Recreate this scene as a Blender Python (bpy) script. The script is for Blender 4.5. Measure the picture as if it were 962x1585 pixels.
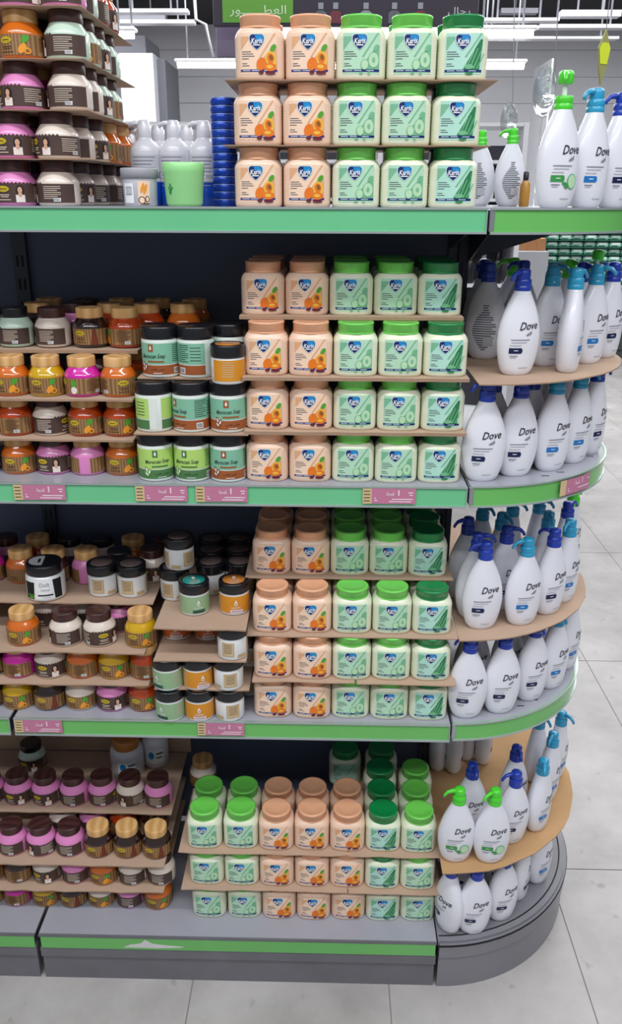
import bpy, math, random
from mathutils import Vector, Matrix, Quaternion
random.seed(7)
PI = math.pi
for o in list(bpy.data.objects): bpy.data.objects.remove(o)
SC = bpy.context.scene
COL = SC.collection

# ------------------------------------------------------------------ camera
IW, IH, FPX = 962, 1585, 1300.99
CAM = Vector((0.7150, -1.6196, 1.8802)); YAW, PITCH, ROLL = 0.0207, 0.3580, 0.0041
_f = Vector((-math.sin(YAW)*math.cos(PITCH), math.cos(YAW)*math.cos(PITCH), -math.sin(PITCH)))
_r = Vector((math.cos(YAW), math.sin(YAW), 0)); _u = _r.cross(_f)
RT = _r*math.cos(ROLL)+_u*math.sin(ROLL); UP = -_r*math.sin(ROLL)+_u*math.cos(ROLL)
cd = bpy.data.cameras.new('camera'); cam = bpy.data.objects.new('camera', cd); COL.objects.link(cam)
m3 = Matrix((RT, UP, -_f)).transposed()
cam.matrix_world = Matrix.Translation(CAM) @ m3.to_4x4()
cd.sensor_fit = 'VERTICAL'; cd.sensor_height = 36; cd.lens = 36*FPX/IH; cd.clip_end = 100; cd.clip_start = .02
SC.camera = cam
def proj(P):
    d = Vector(P)-CAM; z = d.dot(_f)
    return IW/2+FPX*d.dot(RT)/z, IH/2-FPX*d.dot(UP)/z
def ray(px, py): return _f*FPX+RT*(px-IW/2)-UP*(py-IH/2)
def at(px, py, z):
    d = ray(px, py); return CAM+d*((z-CAM.z)/d.z)
def aty(px, py, Y):
    d = ray(px, py); return CAM+d*((Y-CAM.y)/d.y)
def xat(px, Y, z):
    return aty(px, proj((.5, Y, z))[1], Y).x

# ------------------------------------------------------------------ world, lights, exposure
w = bpy.data.worlds.new('world'); SC.world = w; w.use_nodes = True
w.node_tree.nodes['Background'].inputs[0].default_value = (.88, .93, 1, 1)
w.node_tree.nodes['Background'].inputs[1].default_value = .27
def area(name, loc, sx, sy, e, rot=(0, 0, 0), col=(.97, .98, 1)):
    l = bpy.data.lights.new(name, 'AREA'); l.shape = 'RECTANGLE'; l.size = sx; l.size_y = sy; l.energy = e; l.color = col
    o = bpy.data.objects.new(name, l); COL.objects.link(o); o.location = loc; o.rotation_euler = rot
area('aisle_light_near', (.5, -1.3, 3.8), 5, .3, 82)
area('aisle_light_mid', (.5, -2.8, 3.8), 5, .3, 95)
area('aisle_light_far', (.8, 2.2, 3.8), 6, .4, 90)
area('aisle_light_side', (3.2, .2, 3.8), .3, 5, 45)
area('hall_light', (1.5, 6.0, 3.8), 10, 3, 560)
SC.view_settings.view_transform = 'Standard'; SC.view_settings.look = 'None'
SC.view_settings.gamma = 1; SC.view_settings.use_curve_mapping = False
SC.view_settings.exposure = -0.06

# ------------------------------------------------------------------ materials
def lin(h):
    c = [int(h[i:i+2], 16)/255 for i in (0, 2, 4)]
    return tuple(x/12.92 if x <= .04045 else ((x+.055)/1.055)**2.4 for x in c)+(1,)
MATS = {}
def mat(name, h, rough=.45, metal=0, var=.06, scale=30, coat=0, trans=0, emit=0, alpha=1, sss=0, bump=0, spec=.5, h2=None):
    if name in MATS: return MATS[name]
    m = bpy.data.materials.new(name); m.use_nodes = True; nt = m.node_tree; b = nt.nodes['Principled BSDF']
    c = lin(h)
    b.inputs['Roughness'].default_value = rough; b.inputs['Metallic'].default_value = metal
    b.inputs['Coat Weight'].default_value = coat; b.inputs['Coat Roughness'].default_value = .08
    b.inputs['Transmission Weight'].default_value = trans; b.inputs['Alpha'].default_value = alpha
    b.inputs['Specular IOR Level'].default_value = spec
    if emit:
        b.inputs['Emission Color'].default_value = c; b.inputs['Emission Strength'].default_value = emit
    tc = nt.nodes.new('ShaderNodeTexCoord'); n = nt.nodes.new('ShaderNodeTexNoise')
    n.inputs['Scale'].default_value = scale; n.inputs['Detail'].default_value = 4
    nt.links.new(tc.outputs['Object'], n.inputs['Vector'])
    mx = nt.nodes.new('ShaderNodeMix'); mx.data_type = 'RGBA'
    c2 = lin(h2) if h2 else tuple(x*(1-var*2) for x in c[:3])+(1,)
    mx.inputs[6].default_value = c; mx.inputs[7].default_value = c2
    nt.links.new(n.outputs['Fac'], mx.inputs[0]); nt.links.new(mx.outputs[2], b.inputs['Base Color'])
    if bump:
        bp = nt.nodes.new('ShaderNodeBump'); bp.inputs['Strength'].default_value = bump; bp.inputs['Distance'].default_value = .002
        nt.links.new(n.outputs['Fac'], bp.inputs['Height']); nt.links.new(bp.outputs['Normal'], b.inputs['Normal'])
    MATS[name] = m; return m
def wave_mat(name, h1, h2, scale, direction='X', rough=.5, dist=2.0, coat=0, bump=0, prof='SIN'):
    if name in MATS: return MATS[name]
    m = bpy.data.materials.new(name); m.use_nodes = True; nt = m.node_tree; b = nt.nodes['Principled BSDF']
    b.inputs['Roughness'].default_value = rough; b.inputs['Coat Weight'].default_value = coat
    tc = nt.nodes.new('ShaderNodeTexCoord'); n = nt.nodes.new('ShaderNodeTexWave'); n.bands_direction = direction; n.wave_profile = prof
    n.inputs['Scale'].default_value = scale; n.inputs['Distortion'].default_value = dist; n.inputs['Detail'].default_value = 3
    nt.links.new(tc.outputs['Object'], n.inputs['Vector'])
    mx = nt.nodes.new('ShaderNodeMix'); mx.data_type = 'RGBA'; mx.inputs[6].default_value = lin(h1); mx.inputs[7].default_value = lin(h2)
    nt.links.new(n.outputs['Fac'], mx.inputs[0]); nt.links.new(mx.outputs[2], b.inputs['Base Color'])
    if bump:
        bp = nt.nodes.new('ShaderNodeBump'); bp.inputs['Strength'].default_value = bump; bp.inputs['Distance'].default_value = .002
        nt.links.new(n.outputs['Fac'], bp.inputs['Height']); nt.links.new(bp.outputs['Normal'], b.inputs['Normal'])
    MATS[name] = m; return m
M = dict(
 rail=mat('rail_green', '6fcb92', .25, coat=.6, scale=6, var=.08), rail2=mat('rail_bright_green', '6cc062', .25, coat=.6, scale=6, var=.08),
 deck=mat('deck_grey', 'a4a5b0', .35, scale=8, coat=.2), edge=mat('rail_edge_silver', 'b9c4c4', .3, .5), steel=mat('shelf_steel_dark', '3b404c', .45, .2),
 back=mat('back_panel_navy', '56617a', .55, scale=5), slot=mat('slot_black', '0c0d12', .8), kick=mat('kick_grey', '75757c', .4, scale=12, var=.15), silver=mat('silver_metal', 'b8bcc2', .3, .8),
 base=mat('base_grey', '85848c', .35, scale=7, var=.12, coat=.2),
 card=mat('cardboard', 'bda18b', .9, scale=14, var=.09, bump=.15), card2=mat('cardboard_warm', 'c39b6e', .9, scale=10, var=.12, bump=.15),
 corr=wave_mat('cardboard_corrugated_edge', 'b3957c', '8a6f5b', 230, 'X', .9, .6),
 peachlid=mat('peach_lid', 'f2b48c', .35, coat=.3, scale=60), peach=mat('peach_body', 'f4d3bb', .4, coat=.2, scale=15),
 lime=mat('lime_lid', '74da58', .3, coat=.4, scale=60), dgreen=mat('deep_green_lid', '0e8a45', .3, coat=.4, scale=60), cream=mat('cream_green_body', 'e9eed4', .4, coat=.2, scale=15),
 lp=mat('label_peach', 'f5cfae', .35, scale=20, h2='f7dcc8'), lp2=mat('label_peach_leaf', 'e8b084', .4), lg=mat('label_mint', 'abd9bd', .35, scale=20, h2='c3e6c6'), lg2=mat('label_mint_leaf', '7fc09a', .4),
 lgd=mat('label_aqua', 'a6dccb', .35, scale=20, h2='c2e9d8'), aloe=mat('aloe_green', '175c36', .35, scale=90, h2='3f9a62'),
 navy=mat('print_navy', '14296e', .35), cyan=mat('print_cyan', '1c8fd0', .35), white=mat('print_white', 'f4f6f8', .4), ink=mat('print_grey', '5b6066', .5), purple=mat('print_purple', '43307e', .4),
 halo=mat('print_pale_blue', 'cfe8f2', .4),
 apri=mat('apricot_orange', 'f08a1e', .4, scale=120, h2='e0641a'), apriy=mat('apricot_yellow', 'f6c04a', .4), pit=mat('apricot_stone', '8a5a22', .5), berry=mat('berry', '6b2434', .4),
 cuc=mat('cucumber_flesh', 'bfe6bd', .4), cuc2=mat('cucumber_rim', '79bf8e', .4),
 dove=mat('bottle_white', 'e6e7f0', .28, coat=.35, scale=5, var=.02), bnavy=mat('cap_navy', '1c3cae', .3, coat=.4), baqua=mat('cap_aqua', '2aa0cc', .3, coat=.4), bgreen=mat('cap_green', '4fdb33', .3, coat=.4),
 dtext=mat('print_charcoal', '2e2f3a', .4), dgrey=mat('print_soft_grey', '8d8f98', .5), dlt=mat('print_light_grey', 'bfc0c8', .5), bdnavy=mat('badge_navy', '15204e', .35), bdblue=mat('badge_blue', '1f78c4', .35), bdgreen=mat('badge_green', '3b9a4a', .4),
 black=mat('lid_black', '15151a', .28, coat=.3), wood=wave_mat('lid_pale_wood', 'e0b47c', 'c99858', 14, 'X', .45, 4), dark=wave_mat('lid_dark_brown', '4a2a24', '33191a', 14, 'X', .4, 4, coat=.2),
 c_cream=mat('scrub_cream', 'e6d8cc', .3, coat=.5, scale=40), c_pink=mat('scrub_pink', 'e58cc6', .3, coat=.5, scale=40), c_magenta=mat('gel_magenta', 'd51fa6', .18, coat=1), c_orange=mat('gel_orange', 'd8741c', .15, coat=1, scale=25, h2='c4560e'),
 c_red=mat('gel_amber_red', 'c4480f', .15, coat=1, scale=25, h2='a23208'), c_yellow=mat('gel_yellow', 'd9b010', .15, coat=1, scale=25, h2='b98a08'), c_coffee=mat('scrub_coffee', '2c1712', .15, coat=1), c_mint=mat('scrub_mint', 'c9e2cf', .3, coat=.5),
 kraft=wave_mat('label_wood_print', 'a37e52', '755334', 55, 'X', .5, .6), darkl=mat('label_dark_brown', '43302c', .45, scale=30, h2='53403a'), yell=mat('emblem_yellow', 'cdb32a', .4), ltxt=mat('label_fine_print', 'cdbfae', .5), dktxt=mat('label_dark_print', '5a3c1c', .5),
 leaf=mat('leaf_green', '4fa52c', .45), fruit=mat('fruit_orange', 'f3a030', .4), skin=mat('portrait_tone', 'd9a98c', .5), hair=mat('portrait_hair', '1b1212', .6), flower=mat('flower_white', 'f3e6e0', .5), beans=mat('coffee_beans', '4a2012', .5, scale=160, h2='8a3a20'),
 pinkl=mat('bare_pink_panel', 'ea8ec4', .4), redl=mat('label_red', 'a82a3a', .45),
 s_white=mat('soap_jar_white', 'e6eee8', .35, coat=.3), s_green=mat('soap_label_green', 'b6dc72', .45, scale=12), s_dgreen=mat('soap_band_green', '4f7f4c', .45), s_teal=mat('soap_label_teal', '84c0a2', .45, scale=12), s_brown=mat('soap_band_brown', 'a3592c', .45),
 s_ink=mat('soap_script', '28403a', .5), s_amber=mat('amber_label', 'e29a2a', .4, scale=15, h2='c9801c'), olive=mat('olive_green', '7fb04a', .4), almond=mat('almond_brown', '9a4f28', .45),
 l_sage=mat('label_sage', '9dbd96', .4, scale=25, h2='86a97e'), l_teal=mat('label_deep_teal', '12604f', .4), l_glass=mat('jar_glass_white', 'e2e4e4', .2, coat=.6), l_beige=mat('label_beige', 'c2a478', .45), l_orange=mat('label_burnt_orange', 'c9662c', .4), l_lav=mat('label_pale_lilac', 'e6dbe6', .45),
 tealtop=mat('sticker_teal', '1d8f86', .35), amtop=mat('sticker_amber', 'd08a3a', .35, scale=90, h2='a85f22'), greytop=mat('sticker_dim', '6a5a58', .4),
 tub=mat('tub_green', 'a4eb9c', .35, coat=.2), gjar=mat('jar_grey_white', 'c9c8d4', .3, coat=.4), glid=mat('lid_grey', 'a8a7b0', .4),
 milk=mat('milky_plastic', 'e2e2ea', .3, coat=.4), blue=mat('liquid_blue', '1450c0', .25, coat=.5), tinblue=mat('tin_blue', '1c46b8', .25, .3), tinrim=mat('tin_rim_pale', '9fb9e6', .3, .5),
 clear=mat('clear_plastic', 'e6f4f6', .08, trans=.92, alpha=.45), tagp=mat('tag_pink', 'c77b9c', .35, coat=.4), tagb=mat('tag_beige', 'd6c090', .4, coat=.4), tagt=mat('tag_print', 'f6dce8', .5),
 wallf=mat('wall_panel_pale', 'd2d3d9', .5, scale=2), wallw=wave_mat('wall_slats', 'c6c7cc', 'b2b3ba', 1.6, 'Z', .5, 0), colw=mat('column_white', 'cfd0d6', .5), pillar=mat('pillar_grey', '6b6d74', .6), ceil=mat('ceiling_dark', '17161c', .8), beam=mat('beam_grey', '8f9098', .5, .2), beamp=mat('tray_pale', 'c6c6cc', .4, .3),
 lamp=mat('lamp_glow', 'ffffff', .5, emit=9), lampb=mat('lamp_body', 'd8d8dc', .4), signd=mat('sign_dark_plum', '2c2534', .5), signg=mat('sign_green', '5e9a34', .5), signt=mat('sign_lettering', 'cfe6c0', .5), yg=mat('tag_lime', 'd8e838', .4), ygd=mat('tag_dim', '9a9a62', .5),
 pack=mat('pack_teal', 'a3d6c4', .4, scale=9, h2='6bb094'), packw=mat('pack_white', 'e6f2ec', .4), packd=mat('pack_dark', '2c6354', .4), plinth=mat('plinth_dark', '3c4440', .6), box=mat('carton_brown', 'b07c50', .8), unitw=mat('unit_white', 'dcdce0', .4), unitd=mat('unit_dark', '4a4a54', .5),
 pb=mat('small_black', '15151c', .3), pr=mat('small_red', '8c1c30', .35), pw=mat('small_white', 'e8e8ee', .35), pp=mat('small_plum', '4a2440', .35),
 scuff=mat('scuff_white', 'dcdcdc', .6), grout=mat('grout_grey', '97938f', .8), amberb=mat('amber_bottle', 'c08a3a', .25))

# ------------------------------------------------------------------ mesh builder
def interp(tab, z):
    for (z0, a), (z1, b) in zip(tab, tab[1:]):
        if z <= z1: t = (z-z0)/(z1-z0); t = max(0, t); return a+(b-a)*t
    return tab[-1][1]
class MB:
    def __init__(s): s.v = []; s.f = []; s.m = []; s.s = []
    def add(s, vs, fs, mi=0, sm=True):
        k = len(s.v); s.v += [tuple(p) for p in vs]
        for f in fs: s.f.append(tuple(i+k for i in f)); s.m.append(mi); s.s.append(sm)
        return s
    def box(s, x0, x1, y0, y1, z0, z1, mi=0, b=0):
        if b <= 0:
            vs = [(x, y, z) for z in (z0, z1) for y in (y0, y1) for x in (x0, x1)]
            return s.add(vs, [(0, 2, 3, 1), (4, 5, 7, 6), (0, 1, 5, 4), (2, 6, 7, 3), (0, 4, 6, 2), (1, 3, 7, 5)], mi, False)
        vs = []; 
        def ring(z, i): return [(x0+i+b, y0+i, z), (x1-i-b, y0+i, z), (x1-i, y0+i+b, z), (x1-i, y1-i-b, z), (x1-i-b, y1-i, z), (x0+i+b, y1-i, z), (x0+i, y1-i-b, z), (x0+i, y0+i+b, z)]
        for z, i in ((z0, b), (z0+b, 0), (z1-b, 0), (z1, b)): vs += ring(z, i)
        fs = [tuple(range(7, -1, -1)), tuple(range(24, 32))]
        for k in range(3):
            for i in range(8): j = (i+1) % 8; fs.append((k*8+i, k*8+j, k*8+8+j, k*8+8+i))
        return s.add(vs, fs, mi, False)
    def lathe(s, prof, n=32, mi=0, ring=None, cx=0, cy=0, cap0=True, cap1=True):
        vs = []
        for r, z in prof:
            for i in range(n):
                a = 2*PI*i/n
                x, y = ring(r, z, a) if ring else (r*math.cos(a), r*math.sin(a))
                vs.append((x+cx, y+cy, z))
        fs = []
        for k in range(len(prof)-1):
            for i in range(n):
                j = (i+1) % n; fs.append((k*n+i, k*n+j, (k+1)*n+j, (k+1)*n+i))
        s.add(vs, fs, mi, True)
        if cap0: s.add(vs[:n], [tuple(range(n-1, -1, -1))], mi, False)
        if cap1: s.add(vs[-n:], [tuple(range(n))], mi, False)
        return s
    def tube(s, pts, rad, n=8, mi=0):
        pts = [Vector(p) for p in pts]; vs = []
        for i, p in enumerate(pts):
            t = (pts[min(i+1, len(pts)-1)]-pts[max(i-1, 0)]).normalized()
            a = t.orthogonal() if abs(t.z) > .95 else t.cross(Vector((0, 0, 1))); a.normalize(); b = t.cross(a)
            r = rad[i] if isinstance(rad, (list, tuple)) else rad
            vs += [p+a*r*math.cos(2*PI*k/n)+b*r*math.sin(2*PI*k/n) for k in range(n)]
        fs = [tuple(range(n-1, -1, -1)), tuple(range(len(vs)-n, len(vs)))]
        for i in range(len(pts)-1):
            for k in range(n): j = (k+1) % n; fs.append((i*n+k, i*n+j, (i+1)*n+j, (i+1)*n+k))
        return s.add(vs, fs, mi, True)
    def prism(s, poly, z0, z1, mi=0, mside=None):
        n = len(poly); vs = [(x, y, z0) for x, y in poly]+[(x, y, z1) for x, y in poly]
        s.add(vs, [tuple(range(n-1, -1, -1)), tuple(range(n, 2*n))], mi, False)
        s.add(vs, [(i, (i+1) % n, n+(i+1) % n, n+i) for i in range(n)], mi if mside is None else mside, False)
        return s
    # decals on a surface S(u, v, offset)
    def patch(s, S, ul, ur, v0, v1, off, mi=0, nu=8, nv=3):
        fl = ul if callable(ul) else (lambda t: ul); fr = ur if callable(ur) else (lambda t: ur)
        vs = []
        for j in range(nv+1):
            t = j/nv
            for i in range(nu+1): a = i/nu; vs.append(S(fl(t)*(1-a)+fr(t)*a, v0+(v1-v0)*t, off))
        fs = [(j*(nu+1)+i, j*(nu+1)+i+1, (j+1)*(nu+1)+i+1, (j+1)*(nu+1)+i) for j in range(nv) for i in range(nu)]
        return s.add(vs, fs, mi, True)
    def ell(s, S, cu, cv, ru, rv, off, mi=0, rot=0, n=16):
        vs = [S(cu, cv, off)]
        for k in range(n):
            a = 2*PI*k/n; x, y = ru*math.cos(a), rv*math.sin(a)
            vs.append(S(cu+x*math.cos(rot)-y*math.sin(rot), cv+x*math.sin(rot)+y*math.cos(rot), off))
        return s.add(vs, [(0, 1+k, 1+(k+1) % n) for k in range(n)], mi, True)
    def poly(s, S, pts, off, mi=0):
        return s.add([S(u, v, off) for u, v in pts], [tuple(range(len(pts)))], mi, False)
    def text(s, S, string, cu, cv, h, off, mi=0, shear=0, width=None, rot=0, res=2, bold=0):
        vs, fs = text_mesh(string, shear, res, bold)
        x0 = min(v[0] for v in vs); x1 = max(v[0] for v in vs); y0 = min(v[1] for v in vs); y1 = max(v[1] for v in vs)
        k = h/(y1-y0); kx = (width/(x1-x0)) if width else k
        out = []
        for x, y in vs:
            a, b = (x-(x0+x1)/2)*kx, (y-(y0+y1)/2)*k
            out.append(S(cu+a*math.cos(rot)-b*math.sin(rot), cv+a*math.sin(rot)+b*math.cos(rot), off))
        return s.add(out, fs, mi, False)
    def mesh(s, name, mats):
        me = bpy.data.meshes.new(name); me.from_pydata(s.v, [], s.f)
        for m in mats: me.materials.append(M[m] if isinstance(m, str) else m)
        me.polygons.foreach_set('material_index', s.m); me.polygons.foreach_set('use_smooth', s.s); me.update()
        return me
_T = {}
def text_mesh(string, shear, res, bold=0):
    k = (string, shear, res, bold)
    if k not in _T:
        c = bpy.data.curves.new('t', 'FONT'); c.body = string; c.shear = shear; c.resolution_u = res; c.size = 1; c.offset = bold
        o = bpy.data.objects.new('t', c); COL.objects.link(o)
        dg = bpy.context.evaluated_depsgraph_get(); me = bpy.data.meshes.new_from_object(o.evaluated_get(dg))
        _T[k] = ([(v.co.x, v.co.y) for v in me.vertices], [tuple(p.vertices) for p in me.polygons])
        bpy.data.objects.remove(o); bpy.data.meshes.remove(me); bpy.data.curves.remove(c)
    return _T[k]
def cyl(R): return lambda u, v, o: ((R+o)*math.sin(u/R), -(R+o)*math.cos(u/R), v)
def flat(u, v, o): return (u, -o, v)

# ------------------------------------------------------------------ object helpers
def spawn(tree, loc, rz, name, label, cat, group=None, lean=None, skip=()):
    e = bpy.data.objects.new(name, None); COL.objects.link(e); e.empty_display_size = .02
    e.location = loc; e.rotation_euler = (lean or (0, 0))+(rz,) if lean else (0, 0, rz)
    e['label'] = label; e['category'] = cat
    if group: e['group'] = group
    obs = []
    for nm, me, par, lab in tree:
        if nm in skip or (par >= 0 and obs[par] is None): obs.append(None); continue
        o = bpy.data.objects.new(nm, me); COL.objects.link(o); o.parent = e if par < 0 else obs[par]
        if lab: o['label'] = lab
        obs.append(o)
    return e
def struct(name, mb, mats):
    o = bpy.data.objects.new(name, mb.mesh(name, mats)); COL.objects.link(o); o['kind'] = 'structure'; return o
def single(name, mb, mats, label, cat, group=None, loc=(0, 0, 0), rz=0):
    o = bpy.data.objects.new(name, mb.mesh(name, mats)); COL.objects.link(o); o['label'] = label; o['category'] = cat
    o.location = loc; o.rotation_euler = (0, 0, rz)
    if group: o['group'] = group
    return o
ORD = 'first second third fourth fifth sixth seventh eighth ninth tenth eleventh twelfth thirteenth fourteenth'.split()

# ================================================================== STRUCTURE
Z1, Z2, Z3, Z4, BY, HS = 1.8634, 1.3316, 0.7641, 0.15, 0.0343, 0.0435
# floor of large slabs with grout
fm = MB(); fm.box(-14, 16, -5, 24, -.03, -.002, 1)
xs = [-14]+[.385-.5*k for k in range(20, 0, -1)]+[.385, .885, 1.387, 1.845, 2.31]+[2.79+.48*k for k in range(17)]+[16]
ys = [-5, -4.4, -3.2, -2.0, -.8, .38, 1.6, 2.8, 4.5]+[4.5+1.3*k for k in range(1, 7)]+[24]
xs = sorted(set(x for x in xs if -14 <= x <= 16))
for i in range(len(xs)-1):
    for j in range(len(ys)-1):
        g = .0016
        fm.add([(xs[i]+g, ys[j]+g, 0), (xs[i+1]-g, ys[j]+g, 0), (xs[i+1]-g, ys[j+1]-g, 0), (xs[i]+g, ys[j+1]-g, 0)], [(0, 1, 2, 3)], 0, False)
def floor_mat():
    m = bpy.data.materials.new('floor_stone'); m.use_nodes = True; nt = m.node_tree; b = nt.nodes['Principled BSDF']; L = nt.links.new
    tc = nt.nodes.new('ShaderNodeTexCoord')
    n1 = nt.nodes.new('ShaderNodeTexNoise'); n1.inputs['Scale'].default_value = 3; n1.inputs['Detail'].default_value = 9; n1.inputs['Roughness'].default_value = .65
    n2 = nt.nodes.new('ShaderNodeTexNoise'); n2.inputs['Scale'].default_value = 14; n2.inputs['Detail'].default_value = 5
    L(tc.outputs['Object'], n1.inputs['Vector']); L(tc.outputs['Object'], n2.inputs['Vector'])
    r = nt.nodes.new('ShaderNodeValToRGB'); r.color_ramp.elements[0].position = .3; r.color_ramp.elements[0].color = lin('989492')
    r.color_ramp.elements[1].position = .68; r.color_ramp.elements[1].color = lin('bab6b5')
    L(n1.outputs['Fac'], r.inputs['Fac'])
    s = nt.nodes.new('ShaderNodeValToRGB'); s.color_ramp.elements[0].position = .28; s.color_ramp.elements[0].color = (.45, .43, .42, 1); s.color_ramp.elements[1].position = .35; s.color_ramp.elements[1].color = (1, 1, 1, 1)
    L(n2.outputs['Fac'], s.inputs['Fac'])
    mx = nt.nodes.new('ShaderNodeMix'); mx.data_type = 'RGBA'; mx.blend_type = 'MULTIPLY'; mx.inputs[0].default_value = .5
    L(r.outputs['Color'], mx.inputs[6]); L(s.outputs['Color'], mx.inputs[7]); L(mx.outputs[2], b.inputs['Base Color'])
    b.inputs['Roughness'].default_value = .38
    return m
struct('floor', fm, [floor_mat(), 'grout'])
WY = 10.2
wb = MB().box(-14, 16, WY+.02, WY+.2, 0, 3.88, 1)
for k in range(13): wb.box(-14, 16, WY, WY+.02, .3*k+.006, .3*k+.294)
struct('wall_back', wb, ['wallf', 'beamp'])
struct('wall_right', MB().box(15.9, 16.1, -5, WY, 0, 3.88), ['wallw'])
struct('wall_left', MB().box(-14.1, -13.9, -5, WY, 0, 3.88), ['wallw'])
cm = MB(); cm.box(-14, 16, 3.2, WY+.2, 3.88, 4.0)
struct('ceiling', cm, ['ceil'])
def px_box(mb, x0, y0, x1, y1, Y, dep, mi=0):
    a = aty(x0, y1, Y); b = aty(x1, y0, Y); mb.box(a.x, b.x, Y, Y+dep, a.z, b.z, mi); return a, b
# column boxes on the far wall
for k, (x0, y0, x1, y1, mi, nm, Y) in enumerate(((200, 82, 236, 330, 'colw', 'trim_1', 8), (236, 92, 255, 330, 'pillar', 'trim_2', 8.2), (818, 90, 857, 480, 'colw', 'trim_3', 8), (178, 55, 224, 82, 'beam', 'trim_4', 8.4))):
    mb = MB(); px_box(mb, x0, y0, x1, y1, Y, .8); struct(nm, mb, [mi])
# ceiling trays / beams: pale bars hanging under the dark ceiling
def hang(name, x0, y0, x1, y1, Y, m, label, cat='beam', group='ceiling trays'):
    mb = MB(); a, b = px_box(mb, x0, y0, x1, y1, Y, .12); h = MB()
    for x in (a.x+.15, b.x-.15): h.tube([(x, Y+.06, b.z-.01), (x, Y+.06, 3.88)], .008, 6)
    spawn([('beam', mb.mesh('beam', [m]), -1, None), ('hanger', h.mesh('hg', ['beam']), -1, None)], (0, 0, 0), 0, name, label, cat, group)
hang('cable_tray', 176, 13, 290, 19, 6.5, 'beamp', 'pale metal cable tray above the brown jars, upper of two')
hang('cable_tray', 176, 30, 300, 36, 6.8, 'beamp', 'pale metal cable tray above the brown jars, lower of two')
hang('cable_tray', 742, 27, 866, 32, 6.2, 'beamp', 'pale cable tray running above the bright tube lamp')
hang('cable_tray', 868, 15, 962, 25, 6.6, 'beamp', 'broad pale tray at the upper right corner')
hang('cable_tray', 835, 37, 975, 43, 6.4, 'beamp', 'thin pale tray above the lime hanging tag')
hang('cable_tray', 735, 56, 958, 60, 7, 'beamp', 'long thin tray below the bright tube lamp')
hang('cable_tray', 775, 12, 833, 20, 7.9, 'beam', 'short grey tray above the other trays')
hang('duct', 176, 19, 255, 30, 7.8, 'beam', 'dull grey duct between the two trays at left', 'duct')
# tube lamps
def tube_lamp(x0, y0, x1, y1, Y, label):
    a = aty(x0, y1, Y); b = aty(x1, y0, Y); h = b.z-a.z; L = b.x-a.x
    body = MB().box(0, L, 0, .12, h*.8, h*1.25, 0, .006)
    t = MB().tube([(0.02, .06, h*.4), (L-.02, .06, h*.4)], h*.42, 12)
    r = MB(); 
    for x in (L*.2, L*.8): r.tube([(x, .06, h*1.2), (x, .06, 3.88-a.z)], .008, 6)
    spawn([('lamp_housing', body.mesh('lamp_housing', ['lampb']), -1, None), ('lamp_tube', t.mesh('lamp_tube', ['lamp']), -1, 'glowing white tube'), ('hanger', r.mesh('hanger', ['beam']), -1, None)],
          (a.x, Y, a.z), 0, 'tube_lamp', label, 'lamp', 'fluorescent tube lamps')
tube_lamp(270, 93, 366, 104, 7.2, 'glowing tube lamp hanging beside the stacked peach jars')
tube_lamp(176, 44, 208, 58, 5.5, 'glowing tube lamp just right of the brown jar stack')
tube_lamp(727, 42, 832, 56, 5.6, 'brightest tube lamp, above the pump bottles')
tube_lamp(733, 94, 816, 106, 7.4, 'lower tube lamp above the back-facing pump bottle')
tube_lamp(420, 45, 726, 58, 7.1, 'long tube lamp seen between the topmost tub lids')
tube_lamp(480, 96, 728, 106, 8.2, 'far tube lamp glimpsed between the upper tubs')
# sign boards
SY = 5
a = aty(330, 40, SY); b = aty(742, -12, SY)
sb = MB().box(0, b.x-a.x, 0, .06, 0, b.z-a.z, 0, .004)
S6 = lambda u, v, o: (u, -o, v)
kx = (b.x-a.x)/(742-330); kz = (b.z-a.z)/52
pan = MB().patch(S6, (345-330)*kx, (455-330)*kx, (40-35)*kz, 52*kz, .004, 0, 1, 1)
tx = MB().text(S6, '\uFEAD\uFEEE\u0640\u0640\u0640\u0640\u0640\u0640\uFEC4\uFECC\uFEDF\u0627'[::1], (400-330)*kx, (40-17)*kz, 18*kz, .006, 0, width=88*kx)
bts = []
for i, px in enumerate((498, 521, 568, 612, 652)):
    bt = MB(); bts.append(bt)
    c = (px-330)*kx; z0 = 4*kz; g = kx
    bt.poly(S6, [(c-9*g, z0), (c+9*g, z0), (c+9*g, z0+16*kz), (c+4*g, z0+20*kz), (c-4*g, z0+20*kz), (c-9*g, z0+16*kz)], .005, i % 3)
    bt.poly(S6, [(c-4*g, z0+22*kz), (c+4*g, z0+22*kz), (c+4*g, z0+32*kz), (c-4*g, z0+32*kz)], .005, 2)
tx2 = MB().text(S6, '\uFEDD\uFE8E\uFE9F\uFEAD', (712-330)*kx, (40-18)*kz, 14*kz, .006, 0, width=34*kx)
cloth = MB(); cloth.box(0.02, .06, .02, .05, b.z-a.z, 3.88-a.z); cloth.box(b.x-a.x-.06, b.x-a.x-.02, .02, .05, b.z-a.z, 3.88-a.z)
spawn([('board', sb.mesh('board', ['signd']), -1, None), ('green_panel', pan.mesh('green_panel', ['signg']), 0, 'green panel with pale Arabic lettering'), ('lettering', tx.mesh('lettering', ['signt']), 0, None),
       ('lettering', tx2.mesh('lettering2', ['dlt']), 0, None), ('bracket', cloth.mesh('bracket', ['beam']), -1, None)]+[('bottle_picture', q.mesh('bottle_picture', ['ink', 'berry', 'dgrey']), 0, None) for q in bts],
      (a.x, SY, a.z), 0, 'hanging_sign', 'long plum and green perfume aisle sign hanging above the stacked tubs', 'sign')
a = aty(335, 88, 5.2); b = aty(372, 36, 5.2)
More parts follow.
